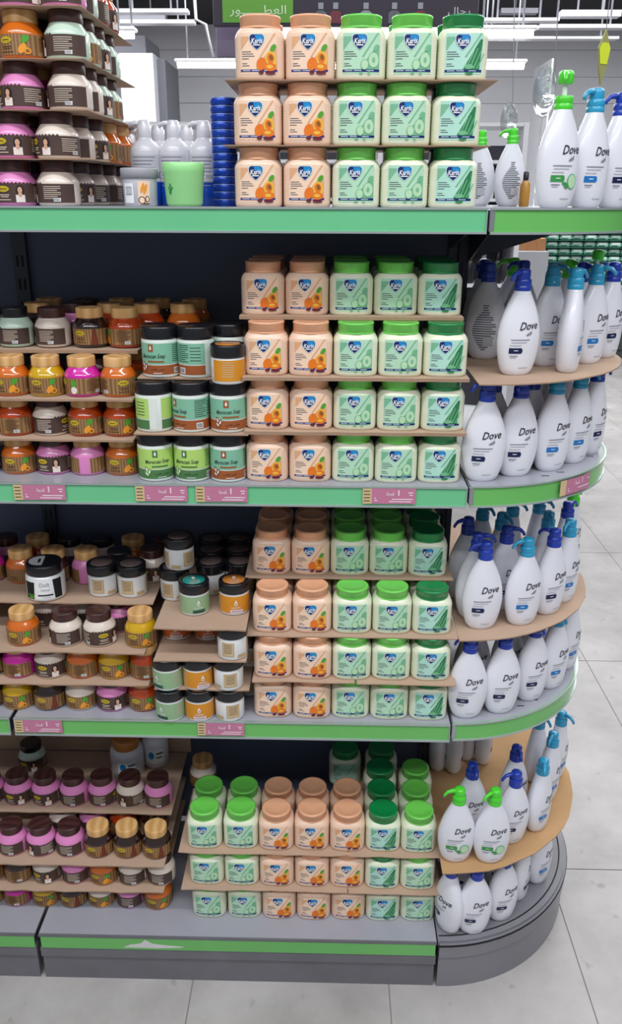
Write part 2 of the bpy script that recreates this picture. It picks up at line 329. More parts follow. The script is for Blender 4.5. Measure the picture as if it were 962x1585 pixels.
single('poster', MB().box(0, b.x-a.x, 0, .03, 0, b.z-a.z, 0, .004).box(.1, .11, .01, .02, b.z-a.z, 3.88-a.z), [mat('poster_plum', '6d6078', .5)], 'small dull plum panel below the green sign', 'poster', loc=(a.x, 5.2, a.z))
# lime tag on a string, hanging cables
a = aty(928, 132, 2.4); b = aty(928, 45, 2.4); H = b.z-a.z
tg = MB().prism([(0, 0), (.014*1.6, H*.33), (.02*1.6, H*.66), (0, H), (-.02*1.6, H*.66), (-.014*1.6, H*.33)], -.004, .004, 1)
tg.v = [(x, z, y) for x, y, z in tg.v]
tg2 = MB().poly(flat, [(-.02, H*.38), (.02, H*.38), (.031, H*.66), (.018, H*.76), (-.018, H*.76), (-.031, H*.66)], .0055, 0)
tgs = MB().tube([(0, 0, H), (0, 0, 3.88-a.z)], .002, 6)
spawn([('tag', tg.mesh('tag', ['yg', 'ygd']), -1, None), ('lime_print', tg2.mesh('lime_print', ['yg']), 0, None), ('string', tgs.mesh('string', ['dlt']), -1, None)], (a.x, 2.4, a.z), .5, 'hanging_tag', 'lime green diamond-shaped tag hanging over the blue-capped bottles', 'tag')
for (x0, y0, x1, y1, Y, lab) in ((866, -40, 858, 112, 2.5, 'thin white cord hanging behind the green pump'), (795, 40, 793, 160, 3, 'thin white cord hanging beside the lower tube lamp')):
    p, q = aty(x0, y0, Y), aty(x1, y1, Y); single('suspension_wire', MB().tube([(0, 0, 0), (p-q)*((3.88-q.z)/(p.z-q.z))], .0022, 6), ['dlt'], lab, 'wire', loc=q)
p, q, r_ = aty(303, 30, 6), aty(318, 38, 6), aty(329, 88, 6)
single('conduit', MB().tube([(-.02, 0, 3.88-p.z), (0, 0, 0), q-p, r_-p], .012, 8), ['beamp'], 'bent white conduit hanging against the dark ceiling', 'pipe', loc=p)
# green-stocked wall rack far down the hall
RY = 9.0
px0 = aty(833, 492, RY); px1 = aty(1040, 350, RY)
rk = MB(); rk.box(px0.x, px1.x, RY, RY+.5, 0, px0.z, 0)
for z in (.12, .3): rk.box(px0.x, px1.x, RY-.02, RY, z, z+.03, 0)
rows = [px0.z+.02+.0815*k for k in range(15)]
rs = MB()
for z in rows: rs.box(px0.x, px1.x, RY-.04, RY+.5, z-.008, z-.0005, 0)
rs.box(px0.x-.06, px0.x, RY-.04, RY+.5, 0, rows[-1]+.1)
bk = MB().box(px0.x, px1.x, RY+.45, RY+.5, px0.z, rows[-1]+.1)
spawn([('plinth', rk.mesh('plinth', ['plinth']), -1, None), ('shelves', rs.mesh('shelves', ['packd']), -1, None), ('back_panel', bk.mesh('back_panel', ['plinth']), -1, None)], (0, 0, 0), 0, 'storage_rack', 'far rack packed with pale green packs above a dark plinth', 'rack')
pkb = MB().box(-.070, .070, -.05, .05, 0, .062, 0, .012); FS = lambda u, v, o: (u, -.05-o, v); pkl = MB().patch(FS, -.05, .045, .030, .052, .002, 0, 1, 1); pkl.patch(FS, -.055, .02, .010, .022, .002, 1, 1, 1)
PT = [('wrapper', pkb.mesh('pack', ['pack']), -1, None), ('label', pkl.mesh('packl', ['packw', 'packd']), 0, None)]
for k, z in enumerate(rows[:-1]):
    for i in range(10):
        spawn(PT, (px0.x+.085+.150*i+random.uniform(-.004, .004), RY+.05+random.uniform(-.02, .02), z), random.uniform(-.08, .08), 'soap_pack', 'pale green pack on the far rack, %s row up, %s from left' % (ORD[k], ORD[i]), 'pack', 'green packs on the far rack')
# white display shelving across the next aisle
UY = 4.0
UZ = (1.05, 1.36, 1.62, 1.88, 2.1)
um = MB()
for z in UZ+(2.31,): um.box(-2.2, 1.9, UY, UY+.35, z-.02, z)
ub = MB().box(-2.2, 1.9, UY+.35, UY+.38, 0, 2.2); up = MB()
for x in (-2.2, -1.1, 0, 1.0, 1.88): up.box(x, x+.03, UY-.01, UY+.36, 0, 2.31)
spawn([('shelves', um.mesh('us', ['unitw']), -1, None), ('back_panel', ub.mesh('ub', ['unitd']), -1, None), ('uprights', up.mesh('up', ['unitw']), -1, None)], (0, 0, 0), 0, 'display_unit', 'tall white display unit across the next aisle, full of small bottles', 'shelf')
def smallb(c, cap, h):
    return [('body', MB().lathe([(.028, 0), (.032, .01), (.032, h*.62), (.026, h*.7), (.014, h*.76)], 12).mesh('b', [c]), -1, None), ('cap', MB().lathe([(.016, h*.76), (.016, h*.98), (.012, h)], 10).mesh('c', [cap]), -1, None)]
SB = [smallb('pb', 'pb', .2), smallb('pr', 'pb', .17), smallb('pw', 'dgrey', .21), smallb('pp', 'pw', .15), smallb('pb', 'pr', .18)]
SBn = ['black', 'dark red', 'white', 'plum', 'black and red']
SR = ['lowest', 'second-lowest', 'middle', 'second-highest', 'highest']
for k, z in enumerate(UZ):
    for x0, n in ((1.08, 9), (-.98, 14)):
        if k == 4 and x0 > 0: continue
        if k == 0 and x0 < 0: continue
        for i in range(n):
            t = random.randrange(5) if k < 2 else random.choice((2, 2, 3, 1, 2))
            spawn(SB[t], (x0+.09*i+(.045 if x0 < 0 and i > 10 else 0), UY+.08, z), 0, 'small_bottle', '%s small bottle, %s from left, %s shelf of far white unit, %s end' % (SBn[t], ORD[i] if i < 14 else 'fifteenth', SR[k], 'right' if x0 > 0 else 'left'), 'bottle', 'small bottles on the white unit')
for i, (px, py, wd) in enumerate(((808, 388, .075), (822, 389, .07), (836, 388, .07))):
    p = aty(px, py, 5.2); single('carton', MB().box(-wd/2, wd/2, 0, .1, 0, .09, 0, .003), ['box'], 'small brown carton on a ledge beyond the end shelf, %s from left' % ORD[i], 'carton', 'brown cartons', loc=(p.x, 5.2, p.z))
p = aty(796, 389, 5.1); q = aty(843, 600, 5.1)
single('half_partition', MB().box(.1, .36, 0, .4, 0, p.z-.001), ['beamp'], 'grey waist-high partition beyond the pump bottles', 'partition', loc=(p.x-.1, 5.1, 0))

# ================================================================== GONDOLA
DEP = .40
XR = .9985
fb = MB()
for x0 in (-1.0, 0.0):
    for k in range(5):
        z0 = .15+.33*k; fb.box(x0+.012, x0+.988, DEP, DEP+.018, z0+.003, (z0+.33 if k < 4 else Z1-.003)-.003)
upl = []
for x in (-1.0, 0.0, 1.0):
    upm = MB(); slm = MB(); upl += [(upm, slm)]
    upm.box(x-.016, x+.016, DEP-.016, DEP+.03, 0, Z1-.005)
    for k in range(30):
        for s in (-.006, .006): upm.box(x+s-.0016, x+s+.0016, DEP-.018, DEP-.0155, .22+.052*k, .245+.052*k, 1)
ft = MB().box(-1, 1.0, .44, .76, .0, .1, 0)
spawn([('back_panel', fb.mesh('back_panel', ['back']), -1, None), ('rear_foot', ft.mesh('rear_foot', ['steel']), -1, None)]+[q for k, (a, b) in enumerate(upl) for q in (('upright', a.mesh('upright', ['steel', 'slot']), -1, None),)],
      (0, 0, 0), 0, 'shelving_frame', 'dark navy back panels and slotted uprights carrying the green-edged shelves', 'shelving frame')
def shelf(x0, x1, z, yf, label, rail, yb=DEP-.018, deckm='deck'):
    d = MB().box(x0, x1, yf+.003, yb, z-.004, z, 0); d.box(x0, x1, yf+.003, yf+.02, z-HS+.002, z-.004, 1); d.box(x0, x1, yb-.02, yb, z-.03, z-.004, 1)
    for x in (x0+.012, x1-.012): d.add([(x-.002, yf+.03, z-.004), (x-.002, yb, z-.004), (x-.002, yb, z-.09), (x-.002, yf+.03, z-.03), (x+.002, yf+.03, z-.004), (x+.002, yb, z-.004), (x+.002, yb, z-.09), (x+.002, yf+.03, z-.03)], [(0, 1, 2, 3), (7, 6, 5, 4), (0, 4, 5, 1), (1, 5, 6, 2), (2, 6, 7, 3), (3, 7, 4, 0)], 1, False)
    r = MB().box(x0+.001, x1-.001, yf-.001, yf+.003, z-HS, z, 0, .0008)
    l = MB().box(x0, x1, yf-.004, yf+.0005, z-.003, z+.0008, 0); l.box(x0, x1, yf-.005, yf+.0005, z-HS-.001, z-HS+.003, 0)
    for x in (x0, x1-.002): l.box(x, x+.002, yf-.0035, yf, z-HS+.003, z-.003)
    return spawn([('deck', d.mesh('deck', [deckm, 'steel']), -1, None), ('price_rail', r.mesh('price_rail', [rail]), -1, 'green plastic price rail'), ('rail_lip', l.mesh('rail_lip', ['edge']), 1, 'pale clear lips of the rail')],
                 (0, 0, 0), 0, 'gondola_shelf', label, 'shelf')
shelf(-1.0, XR, Z1, 0, 'topmost straight shelf with pale green price rail, carrying the tallest tub stack', 'rail')
shelf(-1.0, XR, Z2, 0, 'second straight shelf from the top, holding the green and teal soap jars', 'rail')
shelf(.004, XR, Z3, 0, 'third straight shelf from the top, with two pink price tags', 'rail2')
shelf(-.99, -.006, Z3, 0, 'short visible end of the neighbouring third shelf at the left', 'rail2')
rd = MB().box(-1.0, XR, DEP+.04, .765, Z1-.004, Z1, 0); rd.box(-1.0, XR, .762, .766, Z1-HS, Z1, 1)
spawn([('deck', rd.mesh('rd', ['deck', 'rail']), -1, None)], (0, 0, 0), 0, 'gondola_shelf', 'rear half of the topmost shelf, behind the milky bottles', 'shelf')
# base decks
def base_deck(x0, x1, label):
    d = MB().box(x0, x1, -BY+.003, DEP-.019, Z4-.006, Z4, 0)
    kk = MB().box(x0+.002, x1-.002, -BY+.006, -BY+.02, .0, Z4-HS, 0); kk.box(x0, x1, -BY+.001, -BY+.02, Z4-HS-.03, Z4-HS-.001, 0)
    r = MB().box(x0+.004, x1-.002, -BY-.001, -BY+.003, Z4-HS, Z4-.006, 0, .0008)
    l = MB().box(x0, x1, -BY-.002, -BY+.003, Z4-.006, Z4+.0005)
    return spawn([('deck', d.mesh('bd', ['deck']), -1, None), ('kick_plate', kk.mesh('bk', ['kick']), -1, 'scuffed grey kick plate'), ('price_rail', r.mesh('br', ['rail2']), -1, 'green plastic price rail'), ('rail_lip', l.mesh('bl', ['kick']), -1, None)],
                 (0, 0, 0), 0, 'base_deck', label, 'shelf')
base_deck(.004, XR, 'grey base deck with green rail under the lowest tubs')
base_deck(-.99, -.006, 'neighbouring grey base deck cut off at the left edge')
sc = MB(); pts = [(.215, -.036), (.235, -.026), (.26, -.022), (.272, -.010), (.29, -.022), (.33, -.027), (.37, -.03), (.36, -.034), (.30, -.037)]
sc.poly(lambda u, v, o: (u, -BY-.0012-o, Z4+v), pts, 0, 0)
single('torn_sticker', sc, ['scuff'], 'torn white paper residue on the base green rail', 'sticker')
# rounded end shelves
CX, CY = 1.006, .37
def arc(R, n=40, a0=-PI/2, a1=PI/2, cx=CX, cy=CY): return [(cx+R*math.cos(a0+(a1-a0)*i/n), cy+R*math.sin(a0+(a1-a0)*i/n)) for i in range(n+1)]
def end_shelf(z, label, rail, xs0=1.032):
    R = .365
    d = MB().prism([(CX, CY-R+.003)]+arc(R-.004)+[(CX, CY+R-.003)], z-.004, z, 0)
    d.add(*ribbon(arc(R-.012), z-HS+.004, z-.004, .002), 1, True)
    # bracket under the shelf
    d.add([(CX+.02, CY-.3, z-.03), (CX+.02, CY, z-.12), (CX+.02, CY, z-.004), (CX+.02, CY-.3, z-.004), (CX+.024, CY-.3, z-.03), (CX+.024, CY, z-.12), (CX+.024, CY, z-.004), (CX+.024, CY-.3, z-.004)], [(0, 1, 2, 3), (7, 6, 5, 4), (0, 4, 5, 1), (1, 5, 6, 2), (2, 6, 7, 3), (3, 7, 4, 0)], 1, False)
    d.add([(CX+.3, CY-.004, z-.03), (CX, CY-.004, z-.12), (CX, CY-.004, z-.004), (CX+.3, CY-.004, z-.004), (CX+.3, CY, z-.03), (CX, CY, z-.12), (CX, CY, z-.004), (CX+.3, CY, z-.004)], [(0, 1, 2, 3), (7, 6, 5, 4), (0, 4, 5, 1), (1, 5, 6, 2), (2, 6, 7, 3), (3, 7, 4, 0)], 1, False)
    r = MB(); r.add(*ribbon(arc(R), z-HS, z, .004), 0, True)
    l = MB(); l.add(*ribbon(arc(R+.003), z-.003, z+.001, .004), 0, True); l.add(*ribbon(arc(R+.003), z-HS-.002, z-HS+.002, .004), 0, True)
    sl = MB()
    for a in (-60, -52, -25, -18): c = (CX+.335*math.cos(math.radians(a)), CY+.335*math.sin(math.radians(a))); sl.box(c[0]-.008, c[0]+.008, c[1]-.0015, c[1]+.0015, z+.0001, z+.0006)
    return spawn([('deck', d.mesh('ed', ['deck', 'steel']), -1, None), ('price_rail', r.mesh('er', [rail]), -1, 'curved green price rail'), ('rail_lip', l.mesh('el', ['edge']), 1, None), ('slots', sl.mesh('es', ['slot']), 0, None)],
                 (0, 0, 0), 0, 'rounded_end_shelf', label, 'shelf')
def ribbon(pts, z0, z1, t):
    n = len(pts); P = [[], [], [], []]
    for i, (x, y) in enumerate(pts):
        a = pts[max(i-1, 0)]; b = pts[min(i+1, n-1)]; dx, dy = b[0]-a[0], b[1]-a[1]; L = math.hypot(dx, dy); nx, ny = -dy/L*t, dx/L*t
        for k, q in enumerate(((x, y, z0), (x, y, z1), (x+nx, y+ny, z1), (x+nx, y+ny, z0))): P[k].append(q)
    vs = []; fs = []
    for k in range(4):          # each face strip has vertices of its own, so the profile stays crisp
        o = len(vs); vs += P[k]+P[(k+1) % 4]
        fs += [(o+i, o+i+1, o+n+i+1, o+n+i) for i in range(n-1)]
    for e in (0, -1): o = len(vs); vs += [P[k][e] for k in range(4)]; fs.append((o, o+3, o+2, o+1) if e == 0 else (o, o+1, o+2, o+3))
    return vs, fs
end_shelf(Z1, 'topmost rounded end shelf under the tall pump bottles', 'rail2')
end_shelf(Z2, 'rounded end shelf with the single pink price tag on its curved rail', 'rail2')
end_shelf(Z3, 'lowest green-railed rounded end shelf, with untagged curved rail', 'rail2')
RB = .405
bd = MB().prism([(CX-.004, CY-RB)]+arc(RB-.006)+[(CX-.004, CY+RB)], Z4-.012, Z4, 0)
bkk = MB(); bkk.add(*ribbon(arc(RB-.004), 0, Z4-.012, .01), 0, True); bkk.add(*ribbon(arc(RB), Z4-.05, Z4-.008, .012), 0, True)
bln = MB(); bln.add(*ribbon(arc(RB-.02), Z4+.0002, Z4+.0012, .003), 0, True)
bln.add(*ribbon(arc(RB+.0015), Z4-.0135, Z4-.009, .002), 0, True)
bsl = MB()
for a in (-62, -54, -22, -15): c = (CX+.335*math.cos(math.radians(a)), CY+.335*math.sin(math.radians(a))); bsl.box(c[0]-.008, c[0]+.008, c[1]-.002, c[1]+.002, Z4+.0001, Z4+.0006)
spawn([('deck', bd.mesh('rbd', ['base']), -1, None), ('kick_plate', bkk.mesh('rbk', ['base']), -1, 'curved scuffed grey kick plate'), ('edge_seam', bln.mesh('rbl', ['slot']), 0, None), ('slots', bsl.mesh('rbs', ['slot']), 0, None)],
      (0, 0, 0), 0, 'rounded_base_deck', 'rounded grey base standing on the floor at the unit end', 'shelf')
ep = MB().box(1.004, 1.012, 0.02, .05, .15, Z1-.03); ep.box(1.004, 1.014, .0, .03, 0, .15)
single('end_post', MB().box(1.017, 1.03, DEP-.02, DEP+.04, 0, Z1-.01), ['steel'], 'dark post where straight shelves meet the rounded end', 'post')
for z, nm in ((Z1, 'topmost'), (Z2, 'second'), (Z3, 'third')):
    single('rail_bracket', MB().box(1.003, 1.013, .004, .40, z-.04, z-.002, 0, .001), ['silver'], 'silver bracket in the gap beside the %s straight shelf' % nm, 'bracket')

# price tags
def tag(x0, x1, z, yf, label, n=1, loc=None, rz=0):
    W = x1-x0; Sx = lambda u, v, o: (u, -o, v)
    b = MB().box(0, W, -.0012, 0, -.036, -.0035, 0); e = MB().box(-.0001, W*.17, -.0016, -.0003, -.036, -.0035, 0)
    t = MB().text(Sx, '1', W*.68, -.0125, .0125, .0018, 0, bold=.03); t.text(Sx, '\uFE94\uFECC\uFEC4\uFED7', W*.52, -.0145, .0085, .0018, 0, width=.016, bold=.03)
    for k, (u, v, ww) in enumerate(((.22, -.024, .03), (.22, -.029, .06), (.55, -.026, .4), (.5, -.031, .42), (.86, -.012, .09), (.88, -.017, .06))): t.patch(Sx, W*u, W*(u+ww), v-.0012, v+.0012, .0018, 0, 1, 1)
    for k in range(4): t.patch(Sx, W*.02, W*.14, -.009-.007*k-.001, -.009-.007*k+.001, .0018, 1, 1, 1)
    for s in (None,):
        spawn([('pink_card', b.mesh('tb', ['tagp']), -1, None), ('beige_stub', e.mesh('te', ['tagb']), -1, 'beige stub'), ('print', t.mesh('tt', ['tagt', 'dktxt']), 0, None)], loc or (x0, yf-.0035, z), rz, 'price_tag', label, 'price tag')
for k, (a0, a1, z, lab) in enumerate(((22, 102, Z2, 'pink price tag below the orange brown-label jars, at the left edge'), (210, 290, Z2, 'pink price tag below the two light green soap jars'),
        (303, 383, Z2, 'pink price tag below the teal soap jar'), (561, 643, Z2, 'pink price tag below the lime-lidded tubs'),
        (24, 97, Z3, 'pink price tag by the shelf joint, under the small gel jars'), (306, 378, Z3, 'pink price tag below the amber and white small jars'))):
    x0, x1 = xat(a0, -.004, z-.02), xat(a1, -.004, z-.02); tag(x0, x1, z, 0, lab)
# curved shelf tag
def ctag():
    R = .3715; a0 = math.radians(-66+0); L = .105
    p = aty(830, 760, .1)
    S = lambda u, v, o: (CX+(R+o)*math.cos(A0+u/R), CY+(R+o)*math.sin(A0+u/R), Z2+v)
    A0 = math.radians(-58.5)
    b = MB().patch(S, 0, L, -.037, -.003, 0, 0, 10, 1); e = MB().patch(S, 0, L*.17, -.037, -.003, .0006, 0, 3, 1)
    t = MB().text(S, '1', L*.68, -.0125, .0125, .0008, 0, bold=.03); t.text(S, '\uFE94\uFECC\uFEC4\uFED7', L*.52, -.0145, .0085, .0008, 0, width=.016, bold=.03)
    for u, v, ww in ((.22, -.024, .03), (.22, -.029, .06), (.55, -.027, .4), (.86, -.012, .09)): t.patch(S, L*u, L*(u+ww), v-.0012, v+.0012, .0008, 0, 4, 1)
    spawn([('pink_card', b.mesh('tb', ['tagp']), -1, None), ('beige_stub', e.mesh('te', ['tagb']), -1, 'beige stub'), ('print', t.mesh('tt', ['tagt']), 0, None)], (0, 0, 0), 0, 'price_tag', 'pink price tag on the curved rail of the rounded end shelf', 'price tag')
ctag()

# ================================================================== TUBS (square-shouldered jars)
KE = 3.3
def sup(hw, hd, e=KE):
    def ring(r, z, a):
        c, s_ = math.cos(a), math.sin(a)
        q = (abs(c)**e+abs(s_)**e)**(-1/e)
        return hw(r, z)*c*q, hd(r, z)*s_*q
    return ring
KHW, KHD, TK, TH = .0437, .0400, 1.025, .1025
def tub_tree(kind):
    body, lid = {'P': ('peach', 'peachlid'), 'L': ('cream', 'lime'), 'D': ('cream', 'dgreen')}[kind]
    prof = [(.93, 0), (.975, .002), (1, .006)]
    for k in range(24): prof.append((1+(.004 if k % 2 else -.004), .008+.0024*k))
    prof += [(1.0, .0655), (.985, .0685), (.945, .0725), (.89, .0760), (.83, .0785)]
    hw = lambda r, z: KHW*r; hd = lambda r, z: KHD*r
    def ring(r, z, a):
        rr = r
        if .007 < z < .065:   # ribs only round the sides
            k = min(1, max(0, (abs(math.cos(a))-.55)/.25)); rr = 1+(r-1)*k*1.6
        return sup(lambda q, z: KHW*q, lambda q, z: KHD*q)(rr, z, a)
    b = MB().lathe(prof, 48, 0, ring); b.lathe([(.033, .0775), (.033, .0805)], 28, 0, cap0=False)
    l = MB().lathe([(.0342, .0790), (.0352, .0795), (.0352, .0955), (.0360, .0963), (.0360, .0978), (.0348, .0995), (.030, .1), (.029, .0994), (.01, .0994)], 36)
    l.lathe([(.0355, .0790), (.0359, .0810), (.0353, .0820)], 36, cap0=False, cap1=False)
    e = KE
    def S(u, v, o): return (u, -(KHD+o)*max(0, 1-min(1, abs(u/KHW))**e)**(1/e), v)
    U = .0318; V0, V1 = .009, .0735
    bg, lf = {'P': ('lp', 'lp2'), 'L': ('lg', 'lg2'), 'D': ('lgd', 'lg2')}[kind]
    la = MB().patch(S, -U, U, V0, V1, .0005, 0, 14, 6)
    # leaf diagonals
    la.patch(S, lambda t: -U+.001, lambda t: -U+.001+.017*t, .047, .068, .0009, 1, 3, 4)
    la.patch(S, lambda t: .001+.026*t, lambda t: .0045+.0255*t, .036, .0735, .0009, 1, 2, 6)
    for k, (v, wd) in enumerate(((.044, .016), (.0405, .020), (.037, .022), (.033, .012), (.0255, .009), (.022, .013))):
        la.patch(S, -U+.0025, -U+.0025+wd, v-.0006, v+.0006, .0009, 2, 4, 1)
    lo = MB()
    hwid = lambda t: interp([(0, .0012), (.12, .0042), (.3, .0082), (.5, .0110), (.7, .0124), (.88, .0120), (1.0, .0088)], t)
    sh = lambda k: (lambda t: c0+k*hwid(t)); c0 = -.003
    lo.patch(S, sh(-1.13), sh(1.13), .0468, .0722, .0012, 3, 8, 9)
    lo.patch(S, sh(-1), sh(1), .0482, .0708, .0016, 0, 8, 9)
    lo.patch(S, lambda t: c0-.001-.002*t, lambda t: c0+.93*hwid(.5+.47*t), .0595, .0700, .0019, 1, 5, 3)
    lo.text(S, 'Karis', c0, .0608, .0088, .0024, 2, .25, width=.0198, rot=.06, bold=.02)
    lo.patch(S, c0-.006, c0+.006, .0535, .0553, .0022, 2, 3, 1)
    ba = MB().patch(S, -U, U, .0125, .0163, .0012, 0, 12, 1)
    for u in (-.028, -.012, .009): ba.patch(S, u, u+.013, .0139, .0150, .0016, 1, 3, 1)
    fr = MB()
    if kind == 'P':
        fr.patch(S, lambda t: -.004+.03*t**1.3, U-.0005, .0165, .053, .0009, 3, 6, 6)
        fr.ell(S, .004, .025, .008, .0105, .0014, 0, -.3); fr.ell(S, .021, .033, .0095, .0125, .0016, 1, .15); fr.ell(S, .0205, .034, .006, .008, .0019, 0, .15); fr.ell(S, .0215, .035, .0032, .0045, .0022, 2, .3)
        fr.ell(S, .0195, .020, .011, .0065, .0020, 0); fr.ell(S, .019, .0205, .006, .003, .0023, 1); fr.ell(S, .004, .0115, .0045, .003, .0019, 4); fr.ell(S, .02, .0105, .009, .0025, .0019, 4); fr.ell(S, .025, .05, .004, .007, .0016, 5, -.6)
        fm_ = ['apri', 'apriy', 'pit', 'lp2', 'berry', 'leaf']
    elif kind == 'L':
        fr.patch(S, lambda t: .0+.03*t**1.3, U-.0005, .0165, .055, .0009, 0, 6, 6)
        fr.ell(S, .0215, .031, .0098, .0128, .0013, 2); fr.ell(S, .0215, .031, .0086, .0116, .0016, 1); fr.ell(S, .0215, .031, .0025, .0045, .0019, 0)
        fr.ell(S, .006, .024, .007, .0085, .0013, 2); fr.ell(S, .0063, .024, .0060, .0075, .0016, 1); fr.ell(S, .025, .05, .0035, .006, .0016, 2, -.5)
        fr.ell(S, .0, .0105, .003, .002, .0016, 2); fr.ell(S, .014, .0105, .002, .003, .0016, 2)
        fm_ = ['lg2', 'cuc', 'cuc2']
    else:
        fr.patch(S, lambda t: -.001+.028*t, lambda t: U-.0005-(.004*(1-t)), .0165, .0640, .0012, 0, 6, 8)
        for k in range(4): fr.patch(S, lambda t, k=k: .004+.006*k+.012*t, lambda t, k=k: .0062+.006*k+.0115*t, .018, .05-.004*abs(k-1), .0016, 1, 1, 5)
        fr.ell(S, .009, .021, .008, .004, .0018, 1)
        fr.ell(S, .010, .0105, .007, .0022, .0016, 0)
        fm_ = ['aloe', 'cuc2']
    for q in (la, lo, ba, fr): q.v = [(x, y, z*.955) for x, y, z in q.v]
    for q in (b, l, la, lo, ba, fr): q.v = [(x, y, z*TK) for x, y, z in q.v]
    n2 = 'purple' if kind == 'P' else 'navy'
    return [('body', b.mesh('body', [body]), -1, None), ('lid', l.mesh('lid', [lid]), -1, {'P': 'peach screw lid', 'L': 'lime green screw lid', 'D': 'deep green screw lid'}[kind]),
            ('label', la.mesh('label', [bg, lf, 'ink']), -1, None), ('logo', lo.mesh('logo', ['navy', 'cyan', 'white', 'halo']), 2, 'blue shield logo with white script'),
            ('banner', ba.mesh('banner', [n2, 'halo']), 2, None), ('picture', fr.mesh('picture', fm_), 2, None)]
TUB = {k: tub_tree(k) for k in 'PLD'}
TN = {'P': 'peach-lidded apricot tub', 'L': 'lime-lidded cucumber tub', 'D': 'deep-green-lidded aloe tub'}
TC = {'P': 'peach tubs with apricot labels', 'L': 'tubs with lime lids', 'D': 'tubs with deep green lids'}
def tub(kind, x, y, z, label, rz=None, simple=False):
    spawn(TUB[kind], (x, y, z), random.uniform(-.022, .022) if rz is None else rz, 'cosmetic_tub', label, 'tub', TC[kind], skip=('banner', 'picture', 'logo') if simple else ())
CARDN = {}
def sheet(x0, x1, y0, y1, z, t, label, m='card', curl=0.0):
    """cardboard sheet whose underside is at z, thickness t, slightly ragged front edge"""
    n = max(4, int((x1-x0)/.035)); fx = [x0+(x1-x0)*i/n for i in range(n+1)]
    poly = [(x, y0+random.uniform(-.002, .003)) for x in fx]+[(x1+random.uniform(-.002, .002), y1), (x0, y1)]
    mb = MB().prism(poly, z+.0002, z+t-.0002, 0, 1)
    single('cardboard_sheet', mb, [m, 'corr'], label, 'cardboard', 'cardboard sheets between the layers')
LN = ['bottom', 'second', 'third', 'top']
def tub_block(z0, J, rows, shelfn, cardfront=.012):
    # rows: (list of px, Y front, back rows)
    for i, (pxs, kinds, Y, back) in enumerate(rows):
        z = z0+i*J; c = Y+KHD; X = []
        for j, (px, k) in enumerate(zip(pxs, kinds)):
            x = xat(px, Y, z+.04); 
            if X: x = max(x, X[-1]+.0885)
            X.append(x)
            tub(k, x, c+random.uniform(0, .004), z, '%s, %s from left in %s layer, %s' % (TN[k], ORD[j], LN[i], shelfn))
        for b in range(back):
            for j, (x, k) in enumerate(zip(X, kinds)):
                tub(k, x, c+(.083)*(b+1), z, '%s, %s from left, %srow behind %s layer, %s' % (TN[k], ORD[j], '' if b == 0 else 'second ', LN[i], shelfn), simple=True)
        if i > 0:
            yield i, z-J+TH, J-TH, X[0]-.05, X[-1]+.055, Y
TOPR = [([398, 474, 551, 626, 700], 'PPLLD', .012, 1), ([397, 472, 549, 625, 704], 'PPLLD', .012, 1), ([400, 474, 550, 622, 698], 'PPLLD', .012, 1)]
for i, z, t, x0, x1, Y in tub_block(Z1, .1045, TOPR, 'topmost shelf'):
    sheet(x0-.01, x1+.005, Y-.006, .24, z, t, 'cardboard sheet under the %s layer of tubs on the topmost shelf' % LN[i])
S2R = [([412, 477, 544, 609, 676], 'PPLLD', .018, 0), ([412, 478, 546, 612, 682], 'PPLLD', .022, 0), ([410, 480, 548, 617, 685], 'PPLLD', .022, 1), ([405, 472, 540, 606, 673], 'PPLLD', .085, 2)]
for i, z, t, x0, x1, Y in tub_block(Z2, .1095, S2R, 'second shelf'):
    sheet(x0+.005, x1-.01, Y-.012, .34, z, t, 'cardboard sheet under the %s layer of tubs on the second shelf' % LN[i])
S3R = [([421, 482, 541, 601, 660], 'PPLLD', .013, 0), ([421, 481, 541, 602, 664], 'PPLLD', .010, 0), ([420, 482, 545, 606, 668], 'PPLLD', .032, 1), ([419, 479, 538, 598, 657], 'PPLLD', .110, 2)]
for i, z, t, x0, x1, Y in tub_block(Z3, .105, S3R, 'third shelf'):
    if i == 1:
        sheet(x0+.005, .78, Y-.010, .30, z, t, 'left cardboard sheet under the second layer of tubs, third shelf')
        sheet(.785, x1, Y-.014, .30, z, t, 'right cardboard sheet under the second layer of tubs, third shelf')
    else: sheet(x0-.008, x1, Y-.014, .375, z, t, 'cardboard sheet under the %s layer of tubs on the third shelf' % LN[i])
S4R = [([322, 377, 430, 484, 535, 589, 643], 'LLPPPDL', .026, 0), ([318, 372, 426, 479, 534, 588, 642], 'LLPPPDL', .027, 0), ([314, 371, 425, 480, 534, 590, 647], 'LLPPPDL', .039, 1)]
for i, z, t, x0, x1, Y in tub_block(Z4, .1045, S4R, 'base deck'):
    sheet(x0-.012, .775, Y-.012, .27, z, t, 'left cardboard sheet under the %s layer of tubs, base deck' % LN[i])
    sheet(.779, x1+.004, Y-.014, .375, z, t, 'right cardboard sheet under the %s layer of tubs, base deck' % LN[i])
zz = Z4+.209
for (px, row, k, lab) in ((588, 2, 'D', 'deep-green-lidded tub two rows behind the front, base deck top layer'), (643, 2, 'L', 'lime-lidded tub two rows behind the front, base deck right end'), (534, 3, 'D', 'deep-green-lidded tub standing farthest back on the base deck cardboard'), (590, 3, 'D', 'deep-green-lidded tub in the rear corner, mostly under the shelf above')):
    y = .039+KHD+.083*row+.002; tub(k, xat(px, y, zz+.1)+.0, y, zz, lab, simple=True)

